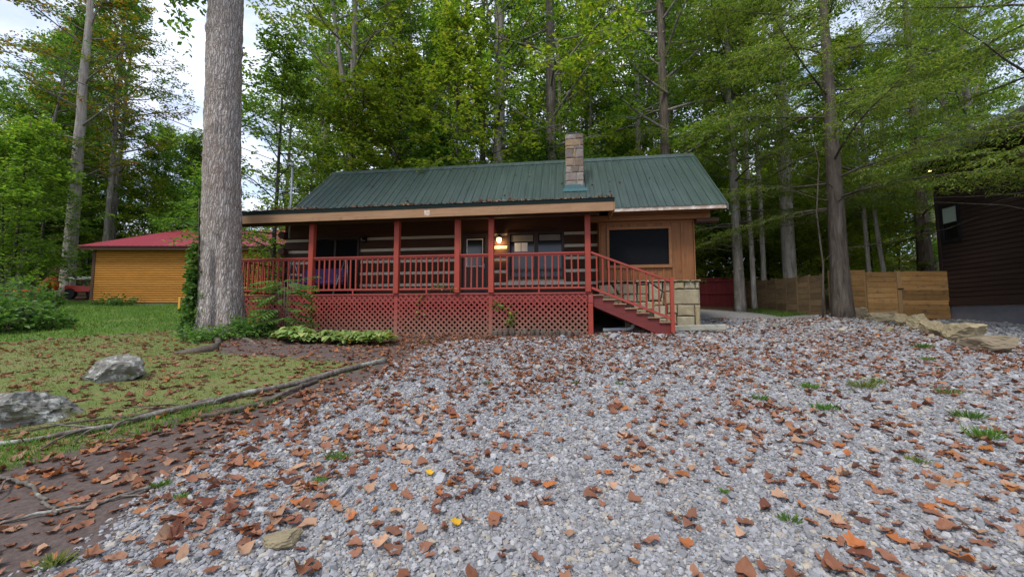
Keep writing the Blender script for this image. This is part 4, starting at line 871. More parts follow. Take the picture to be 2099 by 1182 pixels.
# ivy climbing its left flank
iv = empty('ivy', (BT[0], BT[1], bz), 0, 'green ivy climbing the left flank of the massive grey trunk', 'vine')
r_ = np.random.default_rng(77); n = 620; z = np.abs(r_.normal(0, 1.15, n)); z = np.where(z > 3.4, r_.uniform(0, 2, n), z); a = r_.normal(3.45, 0.34+0.2*np.exp(-z*2), n)
rr = 0.47+0.16*np.exp(-z*1.5)+r_.random(n)*0.09*np.exp(-z*0.4); S = np.stack([-0.062*z+rr*np.cos(a), rr*np.sin(a), z], 1)
V = leaves(S, np.stack([np.cos(a), np.sin(a), -0.3+0*a], 1), np.full(n, 0.12), 3, 0.12, Wr=0.8, seed=78, flat=0.9)
obj('foliage', npmesh('foliage', V, quads(len(V)//4), 'leaf_bush'), iv)
m = MB()
for k in range(5):
    m.tube([(-0.062*z_+(0.45+0.14*math.exp(-z_*1.5))*math.cos(3.2+0.15*k+0.1*math.sin(z_*2+k)), (0.45+0.14*math.exp(-z_*1.5))*math.sin(3.2+0.15*k+0.1*math.sin(z_*2+k)), z_) for z_ in np.linspace(0, 2.4+0.25*k, 12)], 0.012, 5)
m.build('stem', 'brown_bark', iv)
for (x0, y0, x1, y1, rr, lb) in ((-6.95, 9.2, -5.9, 7.75, 0.07, 'thick mossy tree root snaking over leaf litter'), (-6.6, 9.2, -5.2, 8.35, 0.05, 'slender bare tree root lying in leaf litter by hostas'), (-6.0, 7.9, -6.35, 7.45, 0.09, 'knotted grey root stub below the massive trunk')):
    pts = []
    for t in np.linspace(0, 1, 9):
        x = x0+(x1-x0)*t+0.1*math.sin(t*5+x0); y = y0+(y1-y0)*t; pts.append((x, y, gzf(x, y)+rr*(0.6-1.2*t*t)))
    tag(MB().tube(pts, [rr*(1.1-0.5*t) for t in np.linspace(0, 1, 9)], 8).build('tree_root', 'brown_bark'), lb, 'root')
# ---------------------------------------------------------------- trees that can be told apart
plant(P_TALL[2], 'leaning_tree', -28.6, 25.0, 1.0, 0.4, (0, 0), 'pale-barked tall tree with yellowing leaves left of yellow shed', trunk=trunkmesh(1, 22, 0.37, 'pale_bark', lean=(0, 0), flare=1.0), leafmat_='leaf_turning')
plant(P_TALL[3], 'woodland_tree', -29.5, 28.0, 0.95, 1.4, (0, 0), 'slim grey trunk just right of the pale tree behind shed', trunk=trunkmesh(2, 22, 0.22, 'grey_bark'))
plant(P_TALL[1], 'forked_tree', -8.05, 19.0, 1.0, 2.0, (0, 0), 'forked grey-trunked tree rising behind the left end of green roof', trunk=trunkmesh(3, 22, 0.23, 'grey_bark'))
e = obj('fork', trunkmesh(33, 10, 0.15, 'grey_bark', lean=(0.0, 0.0), flare=0.1), bpy.context.scene.objects['forked_tree'], (0, 0, 8.0), (0, R(-9), -2.0))
plant(P_TALL[0], 'woodland_tree', -0.72, 19.0, 1.0, 3.3, (0, 0), 'thick pale-trunked tree left of the stone chimney behind roof', trunk=trunkmesh(4, 23, 0.33, 'grey_bark', taper=0.4))
plant(P_TALL[2], 'woodland_tree', -1.55, 20.5, 0.95, 5.0, (0, 0), 'thinner brown trunk beside the thick pale tree behind roof', trunk=trunkmesh(5, 22, 0.18, 'brown_bark'))
plant(P_TALL[1], 'woodland_tree', 1.90, 18.0, 1.05, 0.2, (0, 0), 'tall brown-trunked tree directly left of the stone chimney', trunk=trunkmesh(6, 24, 0.26, 'brown_bark', taper=0.4))
plant(P_TALL[0], 'woodland_tree', 7.30, 18.0, 1.05, 4.4, (0, 0), 'straight brown-trunked tree behind the right end of green ridge', trunk=trunkmesh(7, 24, 0.24, 'brown_bark', taper=0.4))
plant(P_MID[0], 'maple_tree', -2.35, 16.6, 1.0, 1.0, (0, 0), 'yellow-green layered maple with dark stems behind roof centre')
plant(P_MID[1], 'maple_tree', -9.6, 15.6, 0.85, 2.6, (0, 0), 'dark-stemmed leafy tree behind the left porch corner')
plant(P_MID[0], 'maple_tree', -5.4, 18.0, 1.0, 4.0, (0, 0), 'lime green leafy tree between forked tree and layered maple')
plant(P_HEM[1], 'hemlock_tree', 9.65, 16.5, 1.0, 0.5, (0, 0), 'slim dark hemlock with mottled trunk at the red fence', trunk=trunkmesh(8, 18, 0.215, 'grey_bark', taper=0.75))
plant(P_HEM[0], 'hemlock_tree', 10.97, 13.0, 1.0, 2.1, (0, 0), 'large feathery hemlock standing in front of the plank fence', trunk=trunkmesh(9, 16, 0.30, 'brown_bark', flare=0.25, taper=0.88))
plant(P_HEM[1], 'hemlock_tree', 14.1, 9.9, 1.0, 4.1, (0, 0), 'feathery hemlock overhanging the dark house at right edge')
plant(P_HEM[0], 'hemlock_tree', 18.8, 17.6, 0.9, 1.1, (0, 0), 'tall dark hemlock rising behind the dark house roof')
plant(P_TALL[0], 'woodland_tree', 22.5, 18.5, 0.9, 2.1, (0, 0), 'leafy green tree topping the dark house at right edge')
plant(P_TALL[2], 'woodland_tree', 12.6, 17.6, 0.95, 0.9, (0, 0), 'pale mottled straight trunk behind the weathered plank fence', trunk=trunkmesh(10, 22, 0.30, 'pale_bark', taper=0.4))
plant(P_TALL[3], 'woodland_tree', 10.75, 17.3, 0.8, 2.9, (0, 0), 'slender pale trunk just right of the slim dark hemlock', trunk=trunkmesh(11, 20, 0.14, 'pale_bark'))
plant(P_TALL[1], 'woodland_tree', 11.35, 17.5, 0.8, 1.7, (0, 0), 'second slender grey trunk behind the weathered fence', trunk=trunkmesh(12, 20, 0.14, 'pale_bark'))
plant(P_TALL[1], 'sapling', 15.3, 16.6, 0.52, 0.3, (0, R(-2)), 'thin pale crooked sapling behind the plank gate', trunk=trunkmesh(13, 20, 0.17, 'pale_bark', flare=0.1))
plant(P_TALL[2], 'sapling', 16.1, 16.7, 0.52, 2.3, (0, R(3)), 'thin pale leaning sapling nearest the dark house window', trunk=trunkmesh(14, 20, 0.18, 'pale_bark', flare=0.1))
plant(P_TALL[3], 'leaning_tree', -33.0, 26.0, 0.75, 0.3, (0, R(6)), 'dark slanting trunk at left edge behind the weedy bush')
plant(P_TALL[2], 'leaning_tree', -34.5, 28.5, 0.7, 2.3, (0, R(14)), 'thin dark trunk slanting to the right at left edge')
m = MB(); m.tube([(10.2, 12.85, gzf(10.2, 12.85)), (10.28, 12.8, 3.2), (10.2, 12.85, 5.0), (10.33, 12.8, 6.6), (10.2, 12.9, 8.0)], [0.03, 0.028, 0.024, 0.018, 0.01], 6)
for k in range(7): m.tube(grow(np.random.default_rng(k), (10.25, 12.85, 2.6+k*0.7), (rnd.uniform(-1, 1), rnd.uniform(-.6, .2), 0.5), 0.8, 4, -0.3, 0.15), [0.01, 0.008, 0.006, 0.004, 0.003], 4)
tag(m.build('dead_sapling', 'brown_bark'), 'bare dead grey sapling leaning against the large hemlock trunk', 'sapling')
# ---------------------------------------------------------------- woodland behind, copies of the prototypes
rw_ = random.Random(4)
def where(x, y):
    u = x/y
    for lim, t in ((-1.2, 'at the far left edge'), (-0.97, 'left of the pale tree'), (-0.72, 'above the yellow shed'), (-0.5, 'left of the roof ridge'), (-0.2, 'above the left roof half'), (0.1, 'above the roof middle'), (0.32, 'right of the chimney'), (0.58, 'between roof and slim hemlock'), (0.85, 'left of the large hemlock'), (1.1, 'behind the plank gate')):
        if u < lim: return t
    return 'beyond the dark house'
def wood_row(n, y0, y1, protos, s0, s1, name, label, group, xr=1.25, skip=None, leafs=None):
    k = 0; tries = 0
    while k < n and tries < n*30:
        tries += 1
        y = rw_.uniform(y0, y1); x = y*rw_.uniform(-xr, xr)
        if skip and skip(x, y): continue
        plant(rw_.choice(protos), name, x, y, rw_.uniform(s0, s1), rw_.uniform(0, 6.28), (R(rw_.gauss(0, 1.5)), R(rw_.gauss(0, 1.5))), label+' '+where(x, y), 'tree', group+' '+where(x, y), leafmat_=rw_.choice(leafs) if leafs else None); k += 1
shed_zone = lambda x, y: (-23.5 < x < -10.5 and 17.5 < y < 32.5)
house_zone = lambda x, y: (-12 < x < 7 and y < 16.6) or (x > 14 and y < 24) 
gap = lambda x, y: -0.98 < x/y < -0.76
wood_row(8, 26, 38, P_TALL, 0.85, 1.1, 'woodland_tree', 'broad lime-tinged forest tree in the woods', 'lime-tinged trees behind the roof', xr=0.62, leafs=['leaf_lime', 'leaf_green'])
wood_row(34, 22, 40, P_TALL, 0.8, 1.1, 'woodland_tree', 'tall leafy forest tree in the woods', 'forest trees behind the buildings', skip=lambda x, y: gap(x, y) or shed_zone(x, y) or house_zone(x, y) or (0.5 < x/y < 1.1 and y < 33) or x/y < -0.97)
wood_row(26, 26, 44, P_MID, 0.75, 1.1, 'woodland_tree', 'medium leafy tree deep in the woods', 'understorey trees in the woods', skip=lambda x, y: shed_zone(x, y) or house_zone(x, y))
wood_row(46, 21, 36, P_SAP, 0.8, 1.35, 'sapling', 'leafy young sapling in the dark understorey', 'saplings in the woods', skip=lambda x, y: shed_zone(x, y) or house_zone(x, y) or (x < -22 and y < 27))
wood_row(20, 19.6, 26, P_SAP, 0.8, 1.2, 'sapling', 'leafy lime-tinted young sapling', 'saplings behind the fences', xr=1.0, skip=lambda x, y: x < 8.0 or (x < 12 and y < 20.5), leafs=['leaf_lime', 'leaf_sunlit', 'leaf_sunlit'])
wood_row(16, 17, 22, P_SAP, 0.9, 1.3, 'sapling', 'leafy sapling close to the cabin', 'saplings behind the cabin', xr=0.6, skip=lambda x, y: x > 8 or x < -11)
wood_row(14, 17.5, 27, P_SAP, 0.9, 1.4, 'sapling', 'leafy sapling in the forest shade', 'saplings at the left forest edge', xr=1.4, skip=lambda x, y: x/y > -1.2 and y < 26)
wood_row(9, 20, 30, P_MID, 0.7, 1.0, 'woodland_tree', 'bushy low tree in the woods', 'trees at the left forest edge', leafs=['leaf_lime', 'leaf_green'], xr=1.4, skip=lambda x, y: x/y > -1.18)  # lighter lime leaf colour on some crowns stands in for open-sky light
for i, (x, y, sc_, lb) in enumerate(((9.3, 20.8, 0.75, 'lime green sapling over the red fence'), (13.9, 18.9, 0.8, 'yellow-green sapling left of the large hemlock trunk'), (14.9, 18.0, 0.62, 'low yellowing sapling right above the plank gate'), (17.3, 18.6, 0.9, 'bright green sapling beside the dark house corner'), (11.9, 20.2, 0.9, 'lime sapling between the slender pale trunks'))):
    plant(P_SAP[i % 3], 'sapling', x, y, sc_, 1.3*i, (0, 0), lb, 'tree', leafmat_='leaf_sunlit')
wood_row(11, 33.5, 42, P_MID, 0.85, 1.15, 'woodland_tree', 'rounded green tree in the woods', 'rounded trees behind the shed', skip=lambda x, y: not (-1.22 < x/y < -0.74), leafs=['leaf_green', 'leaf_lime', 'leaf_deep'])
wood_row(5, 30, 38, P_TALL, 0.85, 1.0, 'woodland_tree', 'airy tall tree in the woods', 'airy tall trees at left', xr=1.32, skip=lambda x, y: not (-1.32 < x/y < -0.98), leafs=['leaf_turning', 'leaf_green'])
# far mass of woods
r_ = np.random.default_rng(3); n = 2600; x = r_.uniform(-95, 95, n); y = r_.uniform(46, 62, n)+np.abs(x)*-0.15; hmax = np.where((x/y > -1.05) & (x/y < -0.7), 9, 11)+2*np.sin(x*0.4)
S = np.stack([x, y, gz(x, y)+r_.random(n)**0.8*hmax], 1); V = leaves(S, r_.normal(0, 1, (n, 3))*[1, 1, .3], np.full(n, 2.4), 16, 0.42, Wr=0.7, seed=6, flat=0.6, jit=0.5)
tag(obj('distant_woods', npmesh('distant_woods', V, quads(len(V)//4), 'leaf_deep')), 'dense dark green distant woods behind all the trees', 'woods', kind='stuff')
# ---------------------------------------------------------------- shrubs and bedding plants
def leafy(name, x, y, pts, dirs, ln, k, L, mat, label, cat, seed, Wr=0.55, flat=0.6, stems=None, group=None):
    e = empty(name, (x, y, gzf(x, y)), 0, label, cat, group); V = leaves(pts, dirs, ln, k, L, Wr, seed=seed, flat=flat)
    obj('foliage', npmesh('foliage', V, quads(len(V)//4), mat), e)
    if stems:
        m = MB()
        for s in stems: m.tube(s, [0.012*(1-0.7*i/(len(s)-1)) for i in range(len(s))], 5)
        m.build('stem', 'brown_bark', e)
    return e
def weedbush(x, y, rx, ry, h, n, seed, label, mat='leaf_bush', L=0.16):
    r = np.random.default_rng(seed); st = []; P, D, Ln = [], [], []
    for i in range(n):
        a = r.uniform(0, 6.28); q = math.sqrt(r.random()); bx, by = rx*q*math.cos(a), ry*q*math.sin(a); hh = h*(1-0.55*q*q)*r.uniform(0.7, 1.1); z0 = gzf(x+bx, y+by)-gzf(x, y)
        st.append([(bx, by, z0), (bx*1.05+r.normal(0, .05), by*1.05, z0+hh*0.5), (bx*1.12+r.normal(0, .1), by*1.1+r.normal(0, .1), z0+hh)])
        for j in range(5):
            t = 0.25+0.75*(j+r.random())/5; P.append((bx*(1+.12*t), by*(1+.1*t), z0+hh*t-0.05)); D.append(unit(np.array([r.normal(), r.normal(), 0.5]))); Ln.append(0.22)
    return leafy('weedy_bush', x, y, np.array(P), np.array(D), np.array(Ln), 5, L, mat, label, 'bush', seed, stems=st)
weedbush(-14.2, 10.2, 1.7, 1.4, 0.95, 150, 41, 'lush weedy green bush at the left edge of lawn')
weedbush(-20.0, 14.5, 2.2, 1.8, 1.6, 120, 42, 'taller dark weedy bush at far left behind the lush one')
weedbush(-19.6, 19.4, 1.1, 0.35, 0.5, 30, 43, 'low weeds along the left foot of yellow shed', L=0.12)
weedbush(-15.0, 19.35, 1.3, 0.35, 0.75, 40, 44, 'weedy shrub at the foot of yellow shed near trunk', L=0.13)
weedbush(-9.75, 15.2, 0.9, 0.8, 3.2, 50, 45, 'leafy shrub between yellow shed and left porch end', 'leaf_green', 0.15)
weedbush(-6.35, 9.45, 0.55, 0.4, 0.5, 40, 46, 'low green weeds right of the massive trunk', L=0.11)
weedbush(-7.0, 8.95, 0.5, 0.25, 0.28, 26, 47, 'creeping green weeds at the foot of the massive trunk', L=0.09)
# pinnate-leaved shrub beside the porch
def pinnate(x, y, seed, label):
    r = np.random.default_rng(seed); e = empty('pinnate_shrub', (x, y, gzf(x, y)), 0, label, 'shrub'); m = MB(); V = []
    for i in range(64):
        a = r.uniform(0, 6.28); zb = 1.35*r.random()**0.9+0.05; base = np.array([0.12*math.cos(a), 0.08*math.sin(a), zb]); d = unit(np.array([math.cos(a)*1.0, math.sin(a)*0.7-0.25, r.uniform(-0.15, 0.35)]))
        pp = grow(r, base, d, r.uniform(0.45, 0.75), 8, -0.35, 0.05); m.tube(pp, 0.005, 4, False)
        for j in range(2, 9):
            t = unit(pp[j]-pp[j-1]); sd = unit(np.cross(t, [0, 0, 1.0]))
            for q in (-1, 1):
                ax = unit(sd*q+t*0.45+np.array([0, 0, -0.22])); w = unit(np.cross(ax, [0, 0, 1.0]))*0.030; l = 0.20*(1.1-abs(j-5)/8); p = pp[j]; V += [p, p+ax*l*.45+w, p+ax*l-np.array([0, 0, .02]), p+ax*l*.45-w]
    for k in range(5): m.tube([(0.05*k-0.1, 0, -0.05), (0.06*k-0.12, 0.02, 0.7), (0.09*k-0.2, 0, 1.4)], [0.014, 0.011, 0.006], 5)
    m.build('stem', 'brown_bark', e); obj('foliage', npmesh('foliage', np.array(V), quads(len(V)//4), 'leaf_bush'), e)
pinnate(-5.75, 9.85, 51, 'feathery-leaved shrub growing against the red lattice by the trunk')
# hostas
def hosta_mesh(seed, mat):
    r = np.random.default_rng(seed); V, F = [], []
    for i in range(40):
        a = i*2.4+r.normal(0, .3); el = r.uniform(0.3, 1.6); L = r.uniform(0.13, 0.27); w = L*0.24; d = np.array([math.cos(a), math.sin(a), 0]); s = np.array([-math.sin(a), math.cos(a), 0]); p = d*0.03; b = len(V)
        for t, ww in ((0, 0.1), (0.35, 0.25), (0.55, 0.9), (0.8, 0.75), (1.0, 0.04)):
            c = p+d*L*t*math.cos(el*0.6)*1.3+np.array([0, 0, L*(t*el*1.4-1.15*t*t*el)+0.04]); V += [c+s*w*ww+np.array([0, 0, .012*ww]), c, c-s*w*ww+np.array([0, 0, .012*ww])]
        for k in range(4):
            o = b+3*k; F += [(o, o+3, o+4, o+1), (o+1, o+4, o+5, o+2)]
    return npmesh('foliage', np.array(V), np.array(F), mat, True)
HM = [hosta_mesh(60+i, 'leaf_hosta') for i in range(4)]
for i in range(22):
    t = i/21; x = -5.35+2.35*t+rnd.uniform(-.12, .12); y = 9.42-0.42*t+rnd.uniform(-.3, .25)
    e = empty('hosta_plant', (x, y, gzf(x, y)), rnd.uniform(0, 6.28), 'pale green broad-leaved hosta in the bed below the lattice', 'plant', 'hosta bed along the lattice'); s = rnd.uniform(1.0, 1.6); e.scale = (s, s, s*1.05)
    obj('foliage', HM[i % 4], e); e.rotation_euler = (rnd.uniform(-.15, .15), rnd.uniform(-.15, .15), rnd.uniform(0, 6.28))
# vines on the lattice
def vine(pts, seed, label):
    P = [H(*p) for p in pts]; e = empty('vine', P[0], 0, label, 'vine'); r = np.random.default_rng(seed)
    Q_ = [tuple(p-P[0]) for p in P]; MB().tube(Q_, 0.005, 4).build('stem', 'brown_bark', e); n = 14
    tt = np.linspace(0, 1, n); A = np.array(Q_); S = np.stack([np.interp(tt*(len(A)-1), np.arange(len(A)), A[:, i]) for i in range(3)], 1)
    V = leaves(S, r.normal(0, 1, (n, 3)), np.full(n, 0.06), 3, 0.09, Wr=0.8, seed=seed, flat=1.2); obj('foliage', npmesh('foliage', V, quads(len(V)//4), 'leaf_yellowing'), e)
vine([(-4.55, -0.05, 0.45), (-4.52, -0.05, 0.75), (-4.40, -0.06, 1.05), (-4.1, -0.07, 1.3), (-3.7, -0.06, 1.28), (-3.5, -0.08, 1.22)], 71, 'thin leafy vine climbing the lattice to the middle rail')
vine([(-7.7, -0.06, 0.3), (-7.65, -0.06, 0.55), (-7.7, -0.05, 0.8)], 72, 'short vine on the lattice below the second porch post')
vine([(-2.0, -0.05, 0.35), (-1.98, -0.06, 0.45), (-2.05, -0.05, 0.52)], 73, 'small green sprig poking out of the right lattice')
vine([(-2.45, -0.06, 0.78), (-2.3, -0.05, 0.8), (-1.9, -0.05, 0.62)], 74, 'sparse creeper strand on the right lattice beside the batten')
def weed(x, y, s, seed, lab, grp):
    s *= 0.62; r = np.random.default_rng(seed); n = int(80*s/0.12)+30; a = r.uniform(0, 6.28, n); q = r.random(n)*s; S = np.stack([q*np.cos(a), q*np.sin(a)*.8, 0*a], 1)
    ln = s*r.uniform(0.4, 1.0, n); D = unit(np.stack([np.cos(a)*.6, np.sin(a)*.6, 1.0+0*a], 1)+r.normal(0, .2, (n, 3))); w = unit(np.cross(D, r.normal(0, 1, (n, 3))))*0.004*(1+s*3)
    V = np.stack([S-w*.6, S+D*ln[:, None]*.55+w, S+D*ln[:, None]+np.array([0, 0, -.1])*s, S+D*ln[:, None]*.5-w], 1).reshape(-1, 3)
    tag(obj('weed_tuft', npmesh('weed_tuft', V, quads(n), ('grass_bright', 'leaf_bush', 'grass_olive')[seed % 3]), None, (x, y, gzf(x, y)+0.015)), lab, 'weed', grp)
wd = [(-1.41, 3.23, .13), (-1.38, 2.9, .07), (3.21, 3.19, .11), (1.68, 2.46, .10), (3.47, 4.42, .2), (4.56, 5.15, .25), (4.31, 3.65, .22), (8.33, 7.99, .25), (7.23, 6.87, .16), (0.88, 5.49, .08), (1.46, 5.37, .08), (-1.71, 5.15, .07), (-2.44, 2.8, .10), (-2.18, 2.66, .07), (-2.35, 2.1, .12), (1.44, 2.77, .06), (-0.33, 5.37, .1), (4.9, 5.35, .2), (3.9, 5.2, .18), (3.0, 4.8, .15), (5.4, 4.9, .18), (4.7, 4.1, .2), (4.9, 3.6, .2), (2.25, 9.45, .14), (-2.0, 9.0, .12)]
for i, (x, y, s) in enumerate(wd):
    L_ = ['tall green weed tuft on gravel left of centre foreground', None, 'round dark green weed tuft on the right gravel', 'single green grass tuft on near right gravel'][i] if i < 4 else None
    weed(x, y, s, 300+i, L_ or ('small weed tuft sprouting among leaves at gravel left edge' if x < -0.2 else 'patchy green weed tuft sprouting through the gravel'), None if L_ else ('weeds along the gravel left edge' if x < -0.2 else 'weeds on the gravel'))
# ---------------------------------------------------------------- boulders, border rocks
def rock(x, y, d, seed, mat, label, rz=0, sink=0.25, cat='rock', flat=0.0, group=None, rough=0.36, tilt=0.0):
    o = obj('rock' if cat == 'rock' else 'boulder', rockmesh('rock', d, mat, seed, 5 if d[0] > 0.9 else 4, rough, flat), None, (x, y, gzf(x, y)+d[2]*(0.5-sink)), (tilt, 0, rz)); return tag(o, label, cat, group)
rock(-5.72, 5.72, (0.80, 0.6, 0.48), 6, 'boulder_stone', 'block-shaped lichen-spotted boulder on the grass', 0.25, 0.28, 'boulder', -0.06)
rock(-5.05, 4.1, (1.1, 0.72, 0.46), 6, 'boulder_stone', 'low lichen-crusted boulder at the left edge by branch', 3.6, 0.30, 'boulder', -0.15)
rock(-1.26, 2.24, (0.20, 0.13, 0.10), 5, 'border_stone', 'small greenish lone stone on gravel in near foreground', 0.4, 0.25)
BR = [(11.62, 13.0, .46, .42, .34, 'rounded dark stone next to the hemlock base'), (11.60, 12.3, 1.12, .55, .36, 'long slanted flat-topped stone second from the hemlock'), (11.48, 11.5, .55, .5, .34, 'dark-sided stone in the border, third from the hemlock'), (11.25, 10.85, .6, .5, .40, 'humped tan stone in the middle of border row'), (10.80, 10.1, .62, .5, .32, 'stepped yellowish stone just past the humped one'), (10.50, 9.5, .66, .45, .30, 'low yellow stone behind the rounded grey boulder'), (10.05, 8.75, .98, .7, .42, 'large rounded grey-brown stone in border row'), (9.35, 7.75, 1.05, .75, .36, 'large flat yellowish slab stone at right end of border'), (10.0, 10.4, .26, .2, .14, 'small loose stone left of the stone border'), (10.75, 13.05, .34, .22, .16, 'small stone left of the hemlock base'), (9.55, 6.95, .5, .4, .26, 'partly cut off border stone at right picture edge')]
for i, (x, y, a, b, c, lb) in enumerate(BR): rock(x, y, (a*0.76, b*0.72, c*(1.0 if i in (1, 7) else 1.2)), 20+i, 'border_stone', lb, rnd.uniform(-0.3, 0.3)-(0.9 if i not in (1,) else 0.6), 0.10, flat=0.06 if i in (1, 7) else -0.12)
# landscape timber, pipe, log edging, stake
tm = MB().box((0, 0, 0.07), (1.78, 0.13, 0.15)).build('landscape_timber', 'timber_grey', None, (4.70, 10.45, gzf(4.7, 10.45)+0.03), (0, R(-2.2), math.atan2(-0.71, 1.61)))
tag(tm, 'weathered grey landscape timber on the gravel at the stair foot', 'timber'); bv = tm.modifiers.new('b', 'BEVEL'); bv.width = 0.015
p0 = gzf(2.5, 10.5)
tag(MB().tube([(2.40, 10.35, p0+0.05), (3.05, 10.35, p0+0.07), (3.16, 10.34, p0+0.10), (3.22, 10.32, p0+0.22)], 0.05, 10).build('drain_pipe', 'pvc'), 'grey plastic drain pipe lying under the stairs', 'pipe')
for i in range(14):
    t = i/13; x = -0.45+2.05*t+rnd.uniform(-.02, .02); y = 9.72+0.02*math.sin(i)-0.135*(x-(-0.45))+0.30; hgt = rnd.uniform(0.10, 0.19); rr = rnd.uniform(0.055, 0.075)
    o = MB().tube([(0, 0, -0.1), (0, 0, hgt-0.01), (0, 0, hgt)], [rr, rr, rr*0.86], 10).build('edging_log', 'brown_bark', None, (x, y, gzf(x, y))); tag(o, 'short upright log stub edging the foot of the lattice', 'log', 'log stubs along the lattice foot')
sk = MB().box((0, 0, 0.25), (0.09, 0.03, 0.62)).build('orange_stake', 'yellow_paint', None, (-14.42, 16.92, gzf(-14.42, 16.92))); tag(sk, 'short orange stake in the lawn before the yellow shed', 'stake')
# fallen branches
def branch(name, pts, r0, r1, label, seed, twigs=0, mat='dead_wood', lift=1.0):
    r = np.random.default_rng(seed); n = 26; A = np.array(pts, float); tt = np.linspace(0, len(A)-1, n); x = np.interp(tt, np.arange(len(A)), A[:, 0])+r.normal(0, .008, n); y = np.interp(tt, np.arange(len(A)), A[:, 1])+r.normal(0, .008, n)
    rad = np.linspace(r0, r1, n)*r.uniform(0.9, 1.12, n); z = gz(x, y)+rad*0.8*lift+np.abs(np.sin(tt*1.7))*0.02
    e = empty(name, (x[0], y[0], z[0]), 0, label, 'branch'); L0 = np.array([x[0], y[0], z[0]]); P = np.stack([x, y, z], 1)-L0
    MB().tube(P, rad, 9).build('stem', mat, e)
    for k in range(twigs):
        i = int(r.uniform(3, n-2)); d = unit(P[min(i+1, n-1)]-P[i-1]); sd = np.array([-d[1], d[0], 0])*(1 if k % 2 else -1)
        MB().tube(grow(r, P[i], d*0.8+sd*0.6+np.array([0, 0, r.uniform(0, .5)]), r.uniform(0.2, 0.6), 5, -0.5, 0.15), [rad[i]*.45*(1-.8*j/5)+.002 for j in range(6)], 5).build('twig', mat, e)
branch('fallen_branch', [(-2.18, 6.8), (-2.6, 6.03), (-2.97, 5.37), (-3.31, 4.91), (-3.54, 4.45), (-3.78, 4.13), (-3.95, 3.81), (-4.2, 3.63), (-4.6, 3.4)], 0.040, 0.018, 'long lichen-covered fallen branch crossing the grass edge', 1, 9)
branch('fallen_branch', [(-2.74, 5.55), (-2.85, 5.04), (-2.92, 4.6), (-3.03, 4.3), (-3.25, 4.15)], 0.026, 0.022, 'shorter dark fallen branch parallel to the long one', 2, 2, 'brown_bark')
branch('fallen_branch', [(-3.4, 4.62), (-3.79, 4.3), (-4.01, 4.15), (-4.3, 3.95), (-4.8, 3.65)], 0.018, 0.008, 'thin dark fallen branch passing before the low boulder', 3, 4, 'brown_bark')
branch('fallen_stick', [(-3.79, 2.98), (-3.39, 2.84), (-3.06, 2.66), (-2.81, 2.5)], 0.014, 0.009, 'crooked grey stick on dark soil at lower left', 4, 2)
branch('fallen_stick', [(-3.09, 2.45), (-2.89, 2.53), (-2.66, 2.66), (-2.48, 2.78)], 0.008, 0.010, 'thin pale stick on the soil pointing at the gravel', 5, 1)
branch('fallen_stick', [(-2.66, 3.05), (-2.5, 2.97), (-2.36, 2.99)], 0.005, 0.005, 'tiny pale twig among leaves at the gravel edge', 6, 1)
# ---------------------------------------------------------------- machinery by the shed
mz = gzf(-27.9, 23.2)
mc = empty('orange_machine', (-28.6, 23.3, mz), 0, 'small orange digger with bent arm left of the pale tree', 'machine')
MB().tube([(0.25, 0, 0.25), (0.75, 0, 0.95), (1.0, 0, 1.18)], [0.26, 0.22, 0.2], 4).build('boom', 'orange_paint', mc)
MB().tube([(1.0, 0, 1.2), (1.25, 0, 0.95), (1.3, 0, 0.5)], [0.2, 0.17, 0.12], 4).build('dipper_arm', 'orange_paint', mc)
MB().box((-0.1, 0, 0.32), (0.8, 0.7, 0.4)).build('body', 'orange_paint', mc); MB().box((0.55, 0, 0.12), (0.9, 0.8, 0.28)).build('track', 'rubber', mc)
MB().box((-0.9, 0, 0.42), (0.9, 0.5, 0.1)).box((-1.9, 0, 0.55), (0.9, 0.5, 0.08)).build('trailer_deck', 'yellow_paint', mc)
for wx in (-1.1, -0.75): MB().tube([(wx, -0.33, 0.2), (wx, -0.2, 0.2)], 0.2, 14).build('wheel', 'rubber', mc)
ut = empty('utility_vehicle', (-26.2, 24.4, gzf(-26.2, 24.4)), 0, 'red utility vehicle with white top parked left of the shed', 'vehicle')
MB().box((0, 0, 0.62), (2.2, 1.3, 0.35)).build('body', 'red_vehicle', ut); MB().box((0.1, 0, 1.28), (2.0, 1.3, 0.16)).build('roof', 'white_paint', ut)
for wx in (-0.75, 0.75):
    for wy in (-0.62, 0.62): MB().tube([(wx, wy-0.1, 0.32), (wx, wy+0.1, 0.32)], 0.32, 16).build('wheel', 'rubber', ut)
for wx in (-0.85, 1.0): 
    for wy in (-0.6, 0.6): MB().tube([(wx, wy, 0.75), (wx, wy, 1.22)], 0.03, 6).build('roof_post', 'white_paint', ut)
MB().box((0.1, 0.1, 0.95), (0.8, 1.0, 0.4)).build('seat', 'black_metal', ut)
# ---------------------------------------------------------------- grass
def blades(n, poly, bx, hmin, hmax, w, mat, label, seed, dens=None):
    r = np.random.default_rng(seed); x = r.uniform(bx[0], bx[1], n); y = r.uniform(bx[2], bx[3], n); k = inpoly(poly, x, y) & (np.abs(x/np.maximum(y, .1)) < 2.2)
    c = 0.5+0.5*np.sin(x*2.3+1.1*np.sin(y*1.7))*np.sin(y*2.9+x*.6); k &= r.random(n) < (0.45+0.55*c if dens is None else dens(x, y)); x, y = x[k], y[k]; n = len(x)
    a = r.uniform(0, 6.28, n); h = r.uniform(hmin, hmax, n); S = np.stack([x, y, gz(x, y)-0.005], 1); W = np.stack([np.cos(a), np.sin(a), 0*a], 1)*w; T = np.stack([r.normal(0, .35, n)*h, r.normal(0, .35, n)*h, h], 1)
    V = np.stack([S-W, S+W, S+T], 1).reshape(-1, 3); tag(obj('grass', npmesh('grass', V, np.arange(n*3).reshape(-1, 3), mat)), label, 'grass', kind='stuff')
